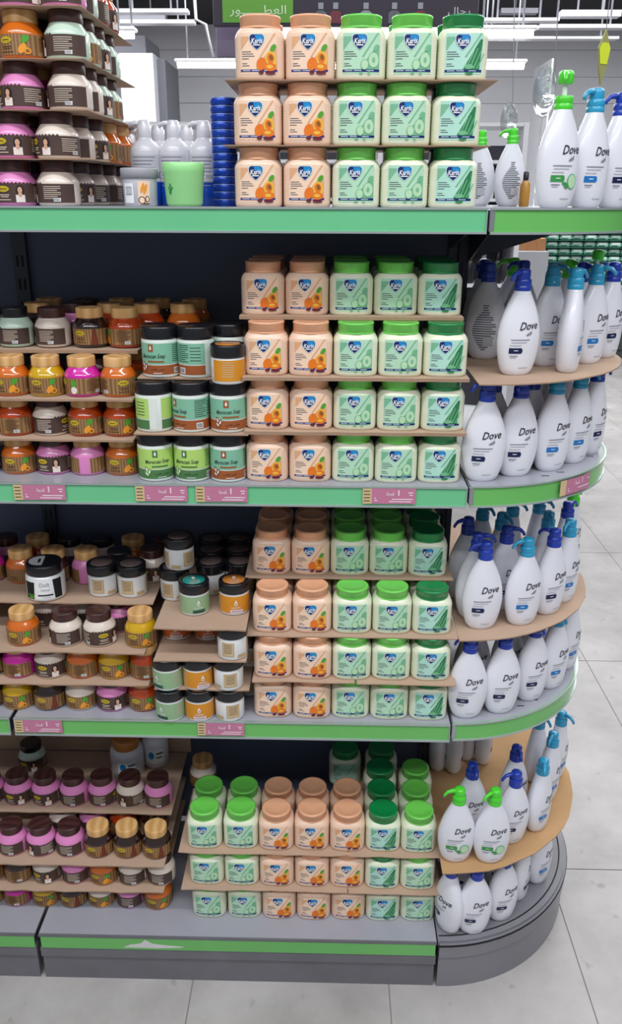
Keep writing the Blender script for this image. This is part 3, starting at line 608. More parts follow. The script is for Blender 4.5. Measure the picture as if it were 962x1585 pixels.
# ================================================================== PUMP BOTTLES
WT = [(0, .024), (.003, .0285), (.01, .0325), (.025, .0375), (.045, .0415), (.065, .0435), (.085, .0428), (.105, .0395), (.125, .0335), (.14, .0275), (.152, .0218), (.160, .0178), (.166, .0150)]
DT = [(0, .0165), (.003, .0195), (.01, .0215), (.03, .0235), (.07, .0245), (.1, .0232), (.125, .0205), (.145, .0178), (.160, .0158), (.166, .0150)]
def smooth(tab, z):
    return (interp(tab, max(0, z-.004))+interp(tab, z)*2+interp(tab, min(.166, z+.004)))/4
def bottle_tree(kind, raised=False, plainback=False, sc=1.0):
    cap = {'N': 'bnavy', 'A': 'baqua', 'G': 'bgreen'}[kind]
    zs = [0, .0015, .004, .008, .013, .02]+[.028+.008*k for k in range(17)]+[.163, .166]
    b = MB().lathe([(1, z) for z in zs], 40, 0, lambda r, z, a: ((smooth(WT, z) if z > .003 else interp(WT, z))*math.cos(a), (smooth(DT, z) if z > .003 else interp(DT, z))*math.sin(a)))
    b.lathe([(.0135, .164), (.0135, .168)], 20, 0)
    def S(u, v, o):
        w_, d_ = smooth(WT, v), smooth(DT, v); return (u, -(d_+.0002+o)*math.sqrt(max(0, 1-min(1, abs(u)/w_)**2))-o*.3, v)
    wm = MB().text(S, 'Dove', .009, .100, .0155, .0006, 0, .38, width=.039, rot=.06, bold=.012)
    wm.ell(S, .010, .0835, .0062, .0026, .0006, 1, .35); wm.ell(S, .0125, .0855, .0045, .0022, .0007, 1, .9); wm.ell(S, .0065, .0818, .003, .0012, .0007, 1, .2)
    fp = MB()
    for u0, u1, v, mi in ((-.025, .012, .0725, 0), (-.024, .006, .0675, 1), (-.026, -.004, .0615, 1), (-.025, -.010, .0405, 0), (-.024, -.013, .0372, 1), (-.006, .013, .0165, 1)):
        fp.patch(S, u0, u1, v-.0009, v+.0009, .0005, mi, 5, 1)
    bd_ = MB(); bm_ = {'N': 'bdnavy', 'A': 'bdblue', 'G': 'bdgreen'}[kind]
    bd_.patch(S, -.027, -.005, .0455, .0565, .0006, 0, 5, 2); bd_.ell(S, -.005, .051, .0035, .0055, .0006, 0); bd_.patch(S, -.0185, -.0105, .0507, .0521, .0010, 1, 4, 1)
    if kind == 'G':
        bd_.ell(S, .0155, .046, .0115, .0135, .0008, 2, .2); bd_.ell(S, .0155, .046, .0095, .0115, .0011, 3, .2); bd_.ell(S, .003, .039, .0055, .0042, .0012, 0, -.7); bd_.ell(S, -.001, .0425, .006, .0025, .0012, 0, -.2)
    if plainback:
        Sb = lambda u, v, o: tuple((-q if i < 2 else q) for i, q in enumerate(S(u, v, o)))
        bk = MB(); 
        for i in range(20): v = .022+.005*i; ww = .006+.02*math.sin(PI*min(1, i/17)); bk.patch(Sb, -ww, ww*(.9 if i % 3 else .6), v-.0011, v+.0011, .0006, 0, 5, 1)
        bk.patch(Sb, -.002, .018, .03, .05, .001, 1, 3, 2)
    hz = .187+(.022 if raised else 0)
    co = MB().lathe([(.0158, .1655), (.0164, .167), (.0164, .1745), (.0158, .1752), (.0158, .1765), (.0162, .1772), (.0162, .186), (.0145, .1885)], 28)
    hd = MB()
    if raised: hd.lathe([(.0042, .186), (.0042, .213)], 12, 1)
    hd.lathe([(.0125, hz-.001), (.0132, hz+.001), (.0134, hz+.014), (.0120, hz+.0185), (.0085, hz+.0205), (.003, hz+.021)], 24)
    no = MB().tube([(-.008, 0, hz+.0135), (-.02, 0, hz+.0135), (-.029, 0, hz+.0115), (-.036, 0, hz+.0045), (-.038, 0, hz-.001)], [.0062, .0052, .0042, .0036, .0032], 10)
    BX = 1.05
    for q in (b, wm, bd_, fp)+((bk,) if plainback else ()): q.v = [(x*BX, y*BX, z) for x, y, z in q.v]
    if sc != 1:
        for q in (b, wm, bd_, fp, co, hd, no, bk): q.v = [(x*sc, y*sc, z*sc) for x, y, z in q.v]
    tr = [('body', b.mesh('bb', ['dove']), -1, None), ('wordmark', wm.mesh('wm', ['dtext', 'dgrey']), 0, None), ('badge', bd_.mesh('bdg', [bm_, 'white', 'cuc2', 'cuc']), 0, None), ('fine_print', fp.mesh('fp', ['dgrey', 'dlt']), 0, None),
          ('collar', co.mesh('co', [cap]), -1, None), ('pump_head', hd.mesh('ph', [cap, 'white']), -1, None), ('nozzle', no.mesh('no', [cap]), 5, None)]
    if plainback: tr.append(('rear_print', bk.mesh('bk', ['ink', 'dlt']), 0, None))
    return tr
BT = {k: bottle_tree(k) for k in 'NAG'}; BTR = bottle_tree('G', True); BTB = bottle_tree('G', plainback=True); BTBN = bottle_tree('N', plainback=True)
BTBS = bottle_tree('G', plainback=True, sc=.78)
BN = {'N': 'navy-capped', 'A': 'aqua-capped', 'G': 'green-capped'}
def bottle(kind, x, y, z, label, yaw=None, noz=0.0, tree=None, simple=False, f=.68):
    if yaw is None: yaw = max(-.3, min(1.4, math.atan2(x-CX, CY-y)))*f
    e = spawn(tree or BT[kind], (x, y, z), yaw, 'pump_bottle', BN[kind]+' white pump bottle, '+label, 'bottle', 'white pump bottles on the rounded end', skip=('fine_print',) if simple else ())
    for c in e.children:
        if c.name.startswith('pump_head'): c.rotation_euler = (0, 0, noz)
    return e
def placeb(kind, px, py, z, label, Y=None, **k):
    if Y is None:
        p = at(px, py, z); x, y = p.x, p.y
        d = Vector((CX-x, CY-y)); L = max(.001, d.length); x += d.x/L*.02; y += max(.012, d.y/L*.02)
        if px < 700: y = p.y+.02
    else: x, y = xat(px, Y, z), Y
    return bottle(kind, x, y, z, label, **k)
# top end shelf
placeb('G', 856, 0, Z1, 'pump raised, on the topmost end shelf', Y=.06, yaw=.42, noz=.9, tree=BTR)
placeb('A', 904, 0, Z1, 'on the topmost end shelf beside the raised green pump', Y=.115, yaw=.5, noz=.2)
placeb('N', 944, 0, Z1, 'on the topmost end shelf right of the aqua-capped one', Y=.18, yaw=.6, noz=-.3)
placeb('A', 973, 0, Z1, 'half cut off, rightmost on the topmost end shelf', Y=.26, yaw=.8, noz=1.2)
placeb('G', 785, 0, Z1, 'turned to show its small-print back, topmost end shelf', Y=.42, noz=2.6, tree=BTBS).rotation_euler[2] = PI+.1
placeb('G', 738, 0, Z1, 'turned backwards and half hidden by the topmost tubs', Y=.48, noz=2.9, tree=BTBS).rotation_euler[2] = PI-.2
# second end shelf, lower layer
n = 0
for i, (k, px, py, nz) in enumerate((('N', 748, 746, .3), ('N', 803, 738, .9), ('A', 860, 729, -1.2), ('A', 898, 716, 2.2), ('N', 925, 702, 1.2))):
    placeb(k, px, py, Z2, '%s along the lower arc of the second end shelf' % ORD[i], noz=nz)
for i, (k, a, R) in enumerate((('N', -84, .225), ('N', -60, .225), ('A', -36, .225), ('A', -12, .225), ('N', 12, .22), ('N', 40, .28))):
    bottle(k, CX+.035+R*math.cos(math.radians(a)), CY+R*math.sin(math.radians(a)), Z2, 'inner lower row, %s from the tubs, second end shelf' % ORD[i], noz=random.uniform(0, 3), simple=True)
ZA = .2085
def arc_sheet(z, R, a0, a1, label, x0=CX+.0, m='card', y0=None, rag=.002, t=.003):
    a0, a1 = math.radians(a0), math.radians(a1); n = 26
    pts = [(CX+(R+random.uniform(-rag, rag))*math.cos(a0+(a1-a0)*i/n), CY+(R+random.uniform(-rag, rag))*math.sin(a0+(a1-a0)*i/n)) for i in range(n+1)]
    pts = [(max(x0, x), y) for x, y in pts]
    poly = [(x0, pts[0][1])]+pts+[(x0, pts[-1][1])]
    single('cardboard_sheet', MB().prism(poly, z+.0002, z+t-.0002, 0, 1), [m, 'corr'], label, 'cardboard', 'cardboard sheets between the layers')
arc_sheet(Z2+ZA, .374, -86, 75, 'rounded cardboard sheet between the two bottle layers, second end shelf')
zu = Z2+ZA+.003
for i, (k, px, Y, nz, lab, yw) in enumerate((('N', 797, .10, .5, 'nearest on the upper cardboard of the second end shelf', .25), ('A', 842, .20, -2.5, 'just behind the nearest upper bottle, second end shelf', .4), ('A', 876, .135, 2.6, 'turned sideways on the upper cardboard, second end shelf', 1.25),
        ('A', 908, .235, 2.2, 'between the sideways bottle and the rearmost navy one, second end shelf', .55), ('N', 934, .31, -.9, 'farthest right on the upper cardboard, second end shelf', .7), ('N', 887, .30, 1.0, 'hidden behind the aqua pumps, second end shelf', 1), ('G', 868, .39, 1.0, 'whose green pump shows above the others, second end shelf', 1),
        ('G', 908, .37, -2.6, 'rearmost green pump on second end shelf', .9), ('A', 843, .285, 1.9, 'dim second-row bottle on second end shelf', .5))):
    placeb(k, px, 0, zu, lab, Y=Y+.005, noz=nz, yaw=yw, tree=BTR if 'rearmost green' in lab else None)
for i, (k, px, Y, lab) in enumerate((('N', 747, .29, 'dark, seen from the back beside the tubs, second end shelf'), ('N', 741, .37, 'far back behind the shaded bottle, second end shelf'), ('N', 799, .35, 'dim and back-facing behind the nearest upper bottle'), ('G', 785, .44, 'dim green pump at the rear of the second end shelf'))):
    e = placeb(k, px, 0, zu, lab, Y=Y, noz=random.uniform(2, 3), tree=BTBN if k == 'N' else BTB); e.rotation_euler[2] = PI+random.uniform(-.3, .3)
    if e.location.x < CX+.045: e.location.x = CX+.046
# third end shelf
for i, (k, px, py, nz) in enumerate((('N', 723, 1113, .2), ('N', 779, 1105, -1.5), ('N', 828, 1084, 1.4), ('A', 863, 1064, 1.2), ('A', 887, 1034, 2.8))):
    placeb(k, px, py, Z3, '%s along the lower arc of the third end shelf' % ORD[i], noz=nz)
for i, (k, a, R) in enumerate((('N', -84, .225), ('N', -60, .225), ('A', -36, .225), ('A', -12, .225), ('N', 14, .24))):
    bottle(k, CX+.035+R*math.cos(math.radians(a)), CY+R*math.sin(math.radians(a)), Z3, 'inner lower row, %s from the tubs, third end shelf' % ORD[i], noz=random.uniform(0, 3), simple=True)
arc_sheet(Z3+ZA, .362, -88, 70, 'wavy rounded cardboard sheet between bottle layers, third end shelf')
z3u = Z3+ZA+.003
for i, (k, px, py, nz) in enumerate((('N', 747, 975, .1), ('A', 814, 968, .0), ('N', 857, 950, -1.2), ('A', 882, 931, .2))):
    placeb(k, px, py, z3u, '%s along the upper arc of the third end shelf' % ORD[i], noz=nz)
for i, (k, px, py, nz) in enumerate((('N', 786, 812, 2.6), ('N', 741, 823, 3.0), ('A', 850, 790, .8), ('N', 880, 775, 2.9), ('N', 719, 799, .2), ('A', 778, 792, 1.5), ('A', 836, 768, 1.5), ('G', 889, 757, 3), ('A', 795, 772, 1.5), ('A', 748, 778, 1.5))):
    p = at(px, py, z3u+.209)
    bottle(k, max(p.x, CX+.04), p.y, z3u, '%s of the crowd behind the upper arc, third end shelf' % ORD[i], noz=nz, simple=i > 4)
# base end deck
for i, (k, px, py, nz, yw) in enumerate((('N', 694, 1443, .3, -1.0), ('N', 735, 1447, .2, .12), ('N', 781, 1425, 1, .4), ('N', 810, 1390, 1.2, 1.1), ('A', 842, 1364, 1.2, .75))):
    placeb(k, px, py, Z4, '%s along the lower arc of the grey base' % ORD[i], noz=nz, yaw=yw)
for i, (a, R) in enumerate(((-82, .235), (-56, .235), (-28, .235), (2, .24))):
    bottle('N', CX+.04+R*math.cos(math.radians(a)), CY+R*math.sin(math.radians(a)), Z4, 'inner lower row, %s from the tubs, grey base' % ORD[i], noz=1, simple=True)
arc_sheet(Z4+ZA, .398, -88, 86, 'warm brown rounded cardboard sheet over the lowest bottles', m='card2', x0=CX-.005)
z4u = Z4+ZA+.003
for i, (k, px, py, nz, yw, lab) in enumerate((('G', 706, 1336, .1, .05, 'left of the two on the warm cardboard, grey base'), ('G', 763, 1337, .5, .1, 'right of the two on the warm cardboard, grey base'), ('N', 797, 1306, .0, .3, 'beside the right green-capped bottle, above grey base'), ('A', 840, 1284, .6, .8, 'nearest aqua one on the warm cardboard, above grey base'))):
    placeb(k, px, py, z4u, lab, noz=nz, yaw=yw)
for i, (k, px, py, nz, yw, lab) in enumerate((('N', 732, 1180, 1.57, .1, 'between and behind the two green-capped bottles, above grey base'), ('N', 800, 1153, 1.2, .5, 'dull cap behind the other navy one, above grey base'), ('A', 857, 1132, .1, .9, 'second in the aqua line at the cardboard rim, above grey base'), ('A', 870, 1100, 1.3, 1.0, 'last in the aqua line at the cardboard rim, above grey base'), ('A', 836, 1104, 1.3, .9, 'inner aqua one under the third end shelf, above grey base'))):
    p = at(px, py, z4u+.209); bottle(k, p.x, p.y, z4u, lab, noz=nz, yaw=yw)
for i, (px, py, k) in enumerate(((672, 1192, 'A'), (702, 1196, 'N'), (722, 1176, 'N'), (747, 1182, 'N'))):
    p = at(px, py, z4u); e = bottle(k, max(p.x, CX+.03), p.y+.02, z4u, '%s from left of the shaded ones under the third end shelf' % ORD[i], yaw=1.45, simple=True)
# clear plastic bubbles hanging at the pumps
for px, py, Y, sx, sz, lab in ((842, 142, .13, .020, .042, 'clear oval plastic bubble behind the raised green pump'), (787, 187, .46, .018, .036, 'clear oval plastic bubble behind the back-facing green pump')):
    p = aty(px, py, Y); mb = MB(); n = 20
    for (s_, yy, o) in ((1, 0, 0), (.92, -.012, 0), (.6, -.022, 0)): pass
    vs = []; rings = ((1.06, 0), (1, -.001), (.93, -.012), (.7, -.019), (.35, -.022))
    for s_, yy in rings: vs += [(sx*s_*math.cos(2*PI*k/n), yy, sz*s_*math.sin(2*PI*k/n)) for k in range(n)]
    fs = [(r*n+k, r*n+(k+1) % n, (r+1)*n+(k+1) % n, (r+1)*n+k) for r in range(len(rings)-1) for k in range(n)]+[tuple(range((len(rings)-1)*n, len(rings)*n)), tuple(range(n-1, -1, -1))]
    mb.add(vs, fs); mb.tube([(0, -.001, -sz), (0, .004, -sz-.02), (0, .004, Z1-p.z+.0005)], .0012, 6); single('plastic_bubble', mb, ['clear'], lab, 'packaging', 'clear plastic bubbles', loc=p)

# ================================================================== ROUND SCRUB / GEL JARS
JR, JH, JX = .0366, .079, .95
def jar_tree(lid, body, style):
    b = MB().lathe([(.0335, 0), (.036, .0012), (.0378, .004), (.0385, .008), (.0385, .0400), (.0379, .0428), (.0358, .0470), (.0315, .0535), (.0290, .0572), (.0278, .060)], 32)
    l = MB().lathe([(.0282, .0585), (.0292, .0592), (.0295, .061), (.0295, .0765), (.0288, .0785), (.0262, .079), (.01, .079)], 32)
    S = cyl(.0385); la = MB(); em = MB(); pi = MB()
    full = PI*.0385
    if style == 'kraft':
        la.patch(S, -full*.86, full*.86, .0065, .041, .0004, 0, 40, 1)
        tx = 2
    elif style == 'dark':
        la.patch(S, -full*.86, full*.86, .0065, .041, .0004, 1, 40, 1); tx = 3
        for k in range(12): la.poly(S, [(-.04+.0068*k, .041), (-.033+.0068*k, .041), (-.0365+.0068*k, .0445)], .0004, 1)
    else:
        la.patch(S, -full*.86, -full*.1, .0065, .041, .0004, 0, 20, 1); la.patch(S, full*.1, full*.86, .0065, .041, .0004, 0, 20, 1); tx = 2
    if style != 'split':
        for k, (u, v, ww) in enumerate(((-.022, .0205, .02), (-.020, .0170, .016), (-.024, .0115, .024))): la.patch(S, u, u+ww, v-.0009, v+.0009, .0008, tx, 4, 1)
    for q in (1, -1):   # text block and barcode on both flanks
        for k in range(7): la.patch(S, q*.062-.017, q*.062+.015-(.006 if k % 3 == 2 else 0), .036-.0036*k-.0007, .036-.0036*k+.0007, .0008, tx, 6, 1)
        la.patch(S, q*.062+.002, q*.062+.014, .0085, .0150, .0009, 4, 3, 1)
        for k in range(5): la.patch(S, q*.062+.003+.002*k, q*.062+.004+.002*k, .0095, .0142, .0012, 5, 1, 1)
    if style != 'split':
        em.ell(S, -.013, .0315, .0115, .0058, .0012, 0); em.ell(S, -.013, .0315, .0085, .0035, .0015, 1, n=12); em.patch(S, -.0195, -.0065, .0308, .0322, .0018, 2, 3, 1)
        if style == 'kraft':
            if body == 'c_coffee':
                pi.patch(S, lambda t: .010+.006*t, lambda t: .027-.004*t, .007, .041, .0012, 4, 4, 4)
            elif body in ('c_magenta', 'c_pink'):
                pi.ell(S, .018, .030, .006, .008, .0012, 0, .2); pi.ell(S, .018, .0155, .007, .008, .0012, 3)
            else:
                pi.ell(S, .019, .0325, .0042, .0080, .0012, 0, -.2); pi.ell(S, .023, .0330, .0035, .0065, .0012, 0, -.7); pi.ell(S, .014, .0165, .0052, .0085, .0014, 1, -.4); pi.ell(S, .0235, .0135, .0062, .0055, .0016, 1); pi.ell(S, .0235, .0135, .0032, .0027, .0019, 2); pi.ell(S, .0185, .0205, .004, .006, .0013, 1, .3)
        else:
            pi.ell(S, .017, .029, .0072, .0095, .0012, 5); pi.ell(S, .0165, .0295, .0040, .0058, .0016, 6); pi.patch(S, .009, .0245, .007, .0205, .0014, 3, 5, 2); pi.ell(S, .0165, .0215, .0035, .0045, .0018, 6)
    for q in (la, em, pi): q.v = [(x, y, z*.94) for x, y, z in q.v]
    for q in (b, l, la, em, pi): q.v = [(x*JX, y*JX, z) for x, y, z in q.v]
    tr = [('body', b.mesh('jb', [body]), -1, None), ('lid', l.mesh('jl', [lid]), -1, None), ('label', la.mesh('jlab', ['kraft', 'darkl', 'dktxt', 'ltxt', 'white', 'ink']), -1, None)]
    if style != 'split': tr += [('emblem', em.mesh('jem', ['yell', 'yell', 'dktxt']), 2, 'yellow oval emblem'), ('picture', pi.mesh('jpi', ['leaf', 'fruit', 'pit', 'flower', 'beans', 'hair', 'skin']), 2, None)]
    return tr
KD = {  # code: lid, body, label style, words
 'pd': ('dark', 'c_pink', 'dark', 'pink jar, brown lid, dark label'), 'cd': ('dark', 'c_cream', 'dark', 'cream jar, brown lid, dark label'), 'cb': ('black', 'c_cream', 'dark', 'cream jar, black lid, dark label'),
 'or': ('wood', 'c_orange', 'kraft', 'orange gel jar, wooden lid'), 'am': ('wood', 'c_red', 'kraft', 'amber-red gel jar, wooden lid'), 'ye': ('wood', 'c_yellow', 'kraft', 'yellow gel jar, wooden lid'),
 'mg': ('wood', 'c_magenta', 'kraft', 'magenta gel jar, wooden lid'), 'co': ('wood', 'c_coffee', 'kraft', 'coffee scrub jar, wooden lid'), 'ck': ('wood', 'c_cream', 'kraft', 'cream jar, wood-print label'), 'pk': ('wood', 'c_pink', 'split', 'pink jar, wooden lid, bare front'),
 'mt': ('dark', 'c_mint', 'dark', 'mint jar, brown lid, dark label'), 'mb': ('black', 'c_mint', 'dark', 'mint jar, black lid'), 'mk': ('dark', 'c_mint', 'kraft', 'mint jar, brown lid, wood-print label'), 'rd': ('wood', 'c_red', 'dark', 'red jar, pale lid')}
JT = {k: jar_tree(*v[:3]) for k, v in KD.items()}
FACE = {'f': 0.0, 'b': -1.6, 's': -.8, 'l': .7, 'c': 1.6}
def jar(code, x, y, z, where, face='f', simple=False, k=1.0):
    spawn(JT[code], (x, y, z), FACE[face]+random.uniform(-.12, .12), 'scrub_jar', KD[code][3]+', '+where, 'jar', 'round scrub and gel jars', skip=('emblem', 'picture') if simple else ()).scale = (k, k, 1)
def jar_row(z, Y, items, where, minpitch=.0737):
    X = []
    for j, (px, s) in enumerate(items):
        x = xat(px, Y, z+.03)
        if X: x = max(x, X[-1]+minpitch)
        X.append(x)
        code, face = s.split(':') if ':' in s else (s, 'f')
        jar(code, x, Y+JR+random.uniform(0, .003), z, '%s from left, %s' % (ORD[j], where), face)
    return X
# top shelf stack
J1 = .0805; LY = ['bottom layer', 'second layer', 'third layer', 'fourth layer', 'fifth layer']
T = [(['pd', 'cd:b', 'cd:l', 'cd:s', 'cd:f', 'cd:b']), (['pd', 'cd:s', 'cd:b', 'cd:l', 'or', 'or:b']), (['pd:s', 'cd:b', 'cd:b', 'mt:l', 'mk']), (['or', 'mt:b', 'mk', 'mt:l', 'mt:b']), (['pd:l', 'pd:b', 'mt:b', 'rd', 'rd:l'])]
for i, row in enumerate(T):
    z = Z1+i*J1
    pr_, pl_ = ((81, 24), (79, 22), (99, 24), (94, 33), (86, 20))[i]
    xr = xat(pr_, .02, z+.03); xl = min(xat(pl_, .02, z+.03), xr-.0795)
    jar(row[0].split(':')[0], xl, .02+JR, z, 'front left, %s, topmost shelf' % LY[i], (row[0]+':f').split(':')[1], k=1.07)
    xe = xat((170, 170, 164, 160, 157)[i], .32, z+.03)
    for j, s in enumerate(row[1:]):
        code, face = (s+':f').split(':')[:2]
        nn = len(row)-2; x = xr+(xe-xr)*(j/nn)
        jar(code, x, .022+JR+.0792*j, z, '%s going back on right, %s, topmost shelf' % (ORD[j], LY[i]), face, k=1.07)
    for j in range(2): jar(('mg', 'am')[j] if i == 2 else 'pd', (xl+xr)/2-.045, .026+JR+.0792*(j+1), z, '%s behind front left, %s, topmost shelf' % (ORD[j], LY[i]), simple=True)
    if i: sheet(-.12, max(xr, xe)+.040, .010, .42, z-J1+JH, J1-JH, 'thin cardboard under the %s of scrub jars, topmost shelf' % LY[i])
# second shelf stack
J2 = .0835
jar_row(Z2, .045, [(-40, 'am'), (21, 'or'), (70, 'pd'), (123, 'pk'), (176, 'or')], 'bottom layer, second shelf')
jar_row(Z2+J2, .047, [(-40, 'am'), (13, 'am:b'), (67, 'cd:c'), (124, 'am'), (179, 'am')], 'second layer, second shelf')
jar_row(Z2+2*J2, .045, [(-48, 'or'), (5, 'or'), (61, 'ye'), (118, 'mg:s'), (174, 'or:l')], 'third layer, second shelf')
jar_row(Z2+3*J2+.004, .120, [(-40, 'mb'), (15, 'mb:b'), (74, 'cd:b'), (133, 'co'), (185, 'am:b')], 'fourth layer, second shelf')
XC = xat(196, .01, Z2+.1)
for i, z in ((1, Z2+JH), (2, Z2+J2+JH), (3, Z2+2*J2+JH)): sheet(-.21, XC+.012-.004*(i == 1), .030 if i < 3 else .104, .375, z, (J2-JH) if i < 3 else .007, 'cardboard sheet under the %s of scrub jars, second shelf' % LY[i])
zz = Z2+3*J2+.004
kk = [('co', 'pd', 'am', 'am', 'or'), ('ye', 'cd', 'co', 'co', 'or'), ('or', 'pd', 'cb', 'cb', 'am'), ('am', 'co', 'or', 'cd', 'ck')]
for r_ in range(2):
    for j in range(5): jar(kk[r_][j], xat(15, .05, zz)-.01+.0795*j+.012*r_*(j/4)+.012, .120+JR+.080*(r_+1)+.003, zz, '%s from left, %s row back, fourth layer, second shelf' % (ORD[j], ORD[r_]), simple=True)
for i in (0, 1, 2):
    for j in range(4): jar(('cd', 'am', 'co', 'or')[(i+j) % 4], -.0+.09*j+.02, .045+JR+.085, Z2+i*J2, '%s from left, rear row, %s, second shelf' % (ORD[j], LY[i]), simple=True)
# third shelf stack
J3 = .0825
jar_row(Z3, .025, [(-28, 'co'), (20, 'ye'), (66, 'co'), (113, 'ck'), (162, 'pd'), (209, 'am')], 'bottom layer, third shelf')
jar_row(Z3+J3, .030, [(-28, 'co'), (15, 'mg:b'), (60, 'cd'), (108, 'or:b'), (158, 'ye'), (205, 'am:b')], 'second layer, third shelf')
jar_row(Z3+2*J3, .031, [(28, 'or'), (95, 'cd:b'), (148, 'cd:l'), (213, 'ye')], 'third layer, third shelf')
for j, (px, c, Y) in enumerate(((70, 'cd', .12), (123, 'cb', .12), (178, 'pd', .10))): jar(c, xat(px, Y, Z3+2*J3), Y+JR, Z3+2*J3, '%s from left, rear row, third layer, third shelf' % ORD[j], simple=True)
XC3 = xat(228, .0, Z3+J3)
for i in (1, 2, 3): sheet(-.22, XC3-.004*(i-1)+(.012 if i == 3 else 0), .012 if i < 3 else .092, .375, Z3+(i-1)*J3+JH, J3-JH, 'cardboard sheet under the %s of scrub jars, third shelf' % LY[i])
zz = Z3+3*J3
k3 = [('mg', 'or', 'co', 'pk', 'cb', 'cb'), ('pd', 'am', 'cb', 'cb', 'or', 'cd'), ('or', 'am', 'co', 'am', 'or', 'am'), ('am', 'co', 'or', 'cd', 'am', 'co')]
for r_ in range(4):
    for j in range(6):
        if r_ == 3 and j > 4: continue
        if r_ == 0 and j == 5: continue
        jar(k3[r_][j], xat(12 if r_ == 0 else 16, .15, zz)-.078+.0795*j+.012+(.01*r_), .185+JR+.079*r_, zz, '%s from left, %s row, dim fourth layer, third shelf' % (ORD[j], ORD[r_]), simple=True) if r_ < 2 else None
jar('cd', xat(233, .20, zz), .20+JR, zz, 'beside the twin small white jars, fourth layer, third shelf')
# base stack
J4 = .0825
jar_row(Z4, .046, [(-22, 'or'), (21, 'mg:b'), (63, 'ye'), (108, 'co'), (152, 'ck'), (196, 'pd:b'), (240, 'or')], 'bottom layer, base deck')
jar_row(Z4+J4, .041, [(-22, 'or'), (21, 'co:b'), (63, 'cd'), (107, 'pd:b'), (151, 'or'), (196, 'cd:b'), (241, 'cd:b')], 'second layer, base deck')
jar_row(Z4+2*J4, .046, [(-32, 'pd'), (12, 'pd:b'), (51, 'pd:s'), (94, 'pd:b'), (140, 'co'), (184, 'co'), (232, 'co')], 'third layer, base deck')
jar_row(Z4+3*J4, .135, [(-22, 'pd'), (21, 'pd'), (61, 'pd'), (107, 'pd:b'), (150, 'pd:c'), (194, 'cd:s'), (238, 'pd:b')], 'fourth layer, base deck')
jar('mb', xat(46, .27, Z4+3*J4), .27+JR, Z4+3*J4, 'alone at the back, fourth layer, base deck')
XC4 = xat(256, .02, Z4+J4)
for i in (1, 2, 3): sheet(-.26, XC4-.006*(i == 1)+.006*(i == 3), .024 if i < 3 else .120, .375, Z4+(i-1)*J4+JH, J4-JH, 'cardboard sheet under the %s of scrub jars, base deck' % LY[i])
for j in range(4): jar(('co', 'am', 'pd', 'cd')[j], xat(238, .1, Z4)-.08*j, .046+JR+.083, Z4+J4*2, '%s from right, row behind, third layer, base deck' % ORD[j], simple=True)
bp_ = MB().box(-.25, .335, .377, .381, Z4+3*J4+.001, Z3-.12)
single('cardboard_backing', bp_, ['card'], 'upright brown cardboard leaning behind the lowest scrub jars', 'cardboard')

# ================================================================== SOAP JARS (two-band labels)
def soap_tree(up, band, ink_pic, back=False):
    R = .0385
    b = MB().lathe([(.035, 0), (.0378, .0015), (.0385, .004), (.0385, .071), (.0375, .073), (.036, .0735)], 36)
    l = MB().lathe([(.0384, .0725), (.0390, .0735), (.0391, .076), (.0391, .0935), (.0382, .0958), (.0365, .0965), (.034, .0955), (.01, .0955)], 36)
    S = cyl(R); full = PI*R
    la = MB().patch(S, -full*.93, full*.93, .0265, .0660, .0004, 0, 44, 1); la.patch(S, -full*.93, full*.93, .0065, .0245, .0004, 1, 44, 1)
    em = MB().patch(S, -.0095, .0015, .0500, .0640, .0009, 0, 3, 2); em.ell(S, -.004, .0568, .0022, .0036, .0014, 2); em.poly(S, [(-.0055, .0585), (-.0025, .0585), (-.004, .0625)], .0014, 2)
    sc_ = MB().text(S, 'Moroccan Soap', .0, .0405, .0105, .0010, 0, .3, width=.052, rot=.03, bold=.012)
    sc_.patch(S, -.012, .023, .0300, .0330, .0010, 1, 8, 1)
    sc_.text(S, '\uFEB2\uFECC\uFEDF\uFE8E\uFE91 \uFEF2\uFE91\uFEAE\uFED0\uFEE3', .009, .0160, .006, .0010, 2, width=.030)
    sc_.patch(S, .0, .018, .0088, .0100, .0010, 3, 4, 1)
    pc = MB()
    for (u, v, a) in ((-.0235, .025, .3), (-.0175, .021, -.4), (-.0235, .0165, .8)): pc.ell(S, u, v, .0032, .0068, .0014, 0, a); pc.ell(S, u+.0005, v, .0016, .0040, .0017, 1, a)
    bk = MB()
    for k in range(9): bk.patch(S, .042, .068-(.006 if k % 4 == 3 else 0), .062-.0038*k-.0006, .062-.0038*k+.0006, .0009, 0, 6, 1)
    bk.patch(S, .045, .060, .0085, .0195, .0009, 2, 4, 1)
    for k in range(5): bk.patch(S, .0465+.0025*k, .0478+.0025*k, .0100, .0182, .0012, 3, 1, 1)
    bk.patch(S, .1035, .1195, .0063, .0662, .0007, 1, 5, 1)
    for k in range(5): bk.patch(S, .072, .094, .058-.006*k-.0006, .058-.006*k+.0006, .0009, 0, 5, 1)
    for k in range(3): bk.ell(S, -.055, .04+.009*(k-1), .005, .006, .0009, 4, n=8); bk.ell(S, -.066, .036+.009*(k-1), .004, .005, .0009, 4, n=8)
    for q in (b, l, la, em, sc_, pc, bk): q.v = [(x*.962, y*.962, z*1.045) for x, y, z in q.v]
    return [('body', b.mesh('sb', ['s_white']), -1, None), ('lid', l.mesh('sl', ['black']), -1, None), ('label', la.mesh('sla', [up, band]), -1, None), ('emblem', em.mesh('sem', [band, up, 'white']), 2, None),
            ('script', sc_.mesh('ssc', ['s_ink', band, 'slot', 'white']), 2, None), ('picture', pc.mesh('spc', [ink_pic, 'white']), 2, None), ('rear_print', bk.mesh('sbk', ['s_ink', 's_white', 'white', 'slot', band]), 2, None)]
SG = soap_tree('s_green', 's_dgreen', 'olive'); ST = soap_tree('s_teal', 's_brown', 'almond')
JS = .104
SH = .0965*1.045
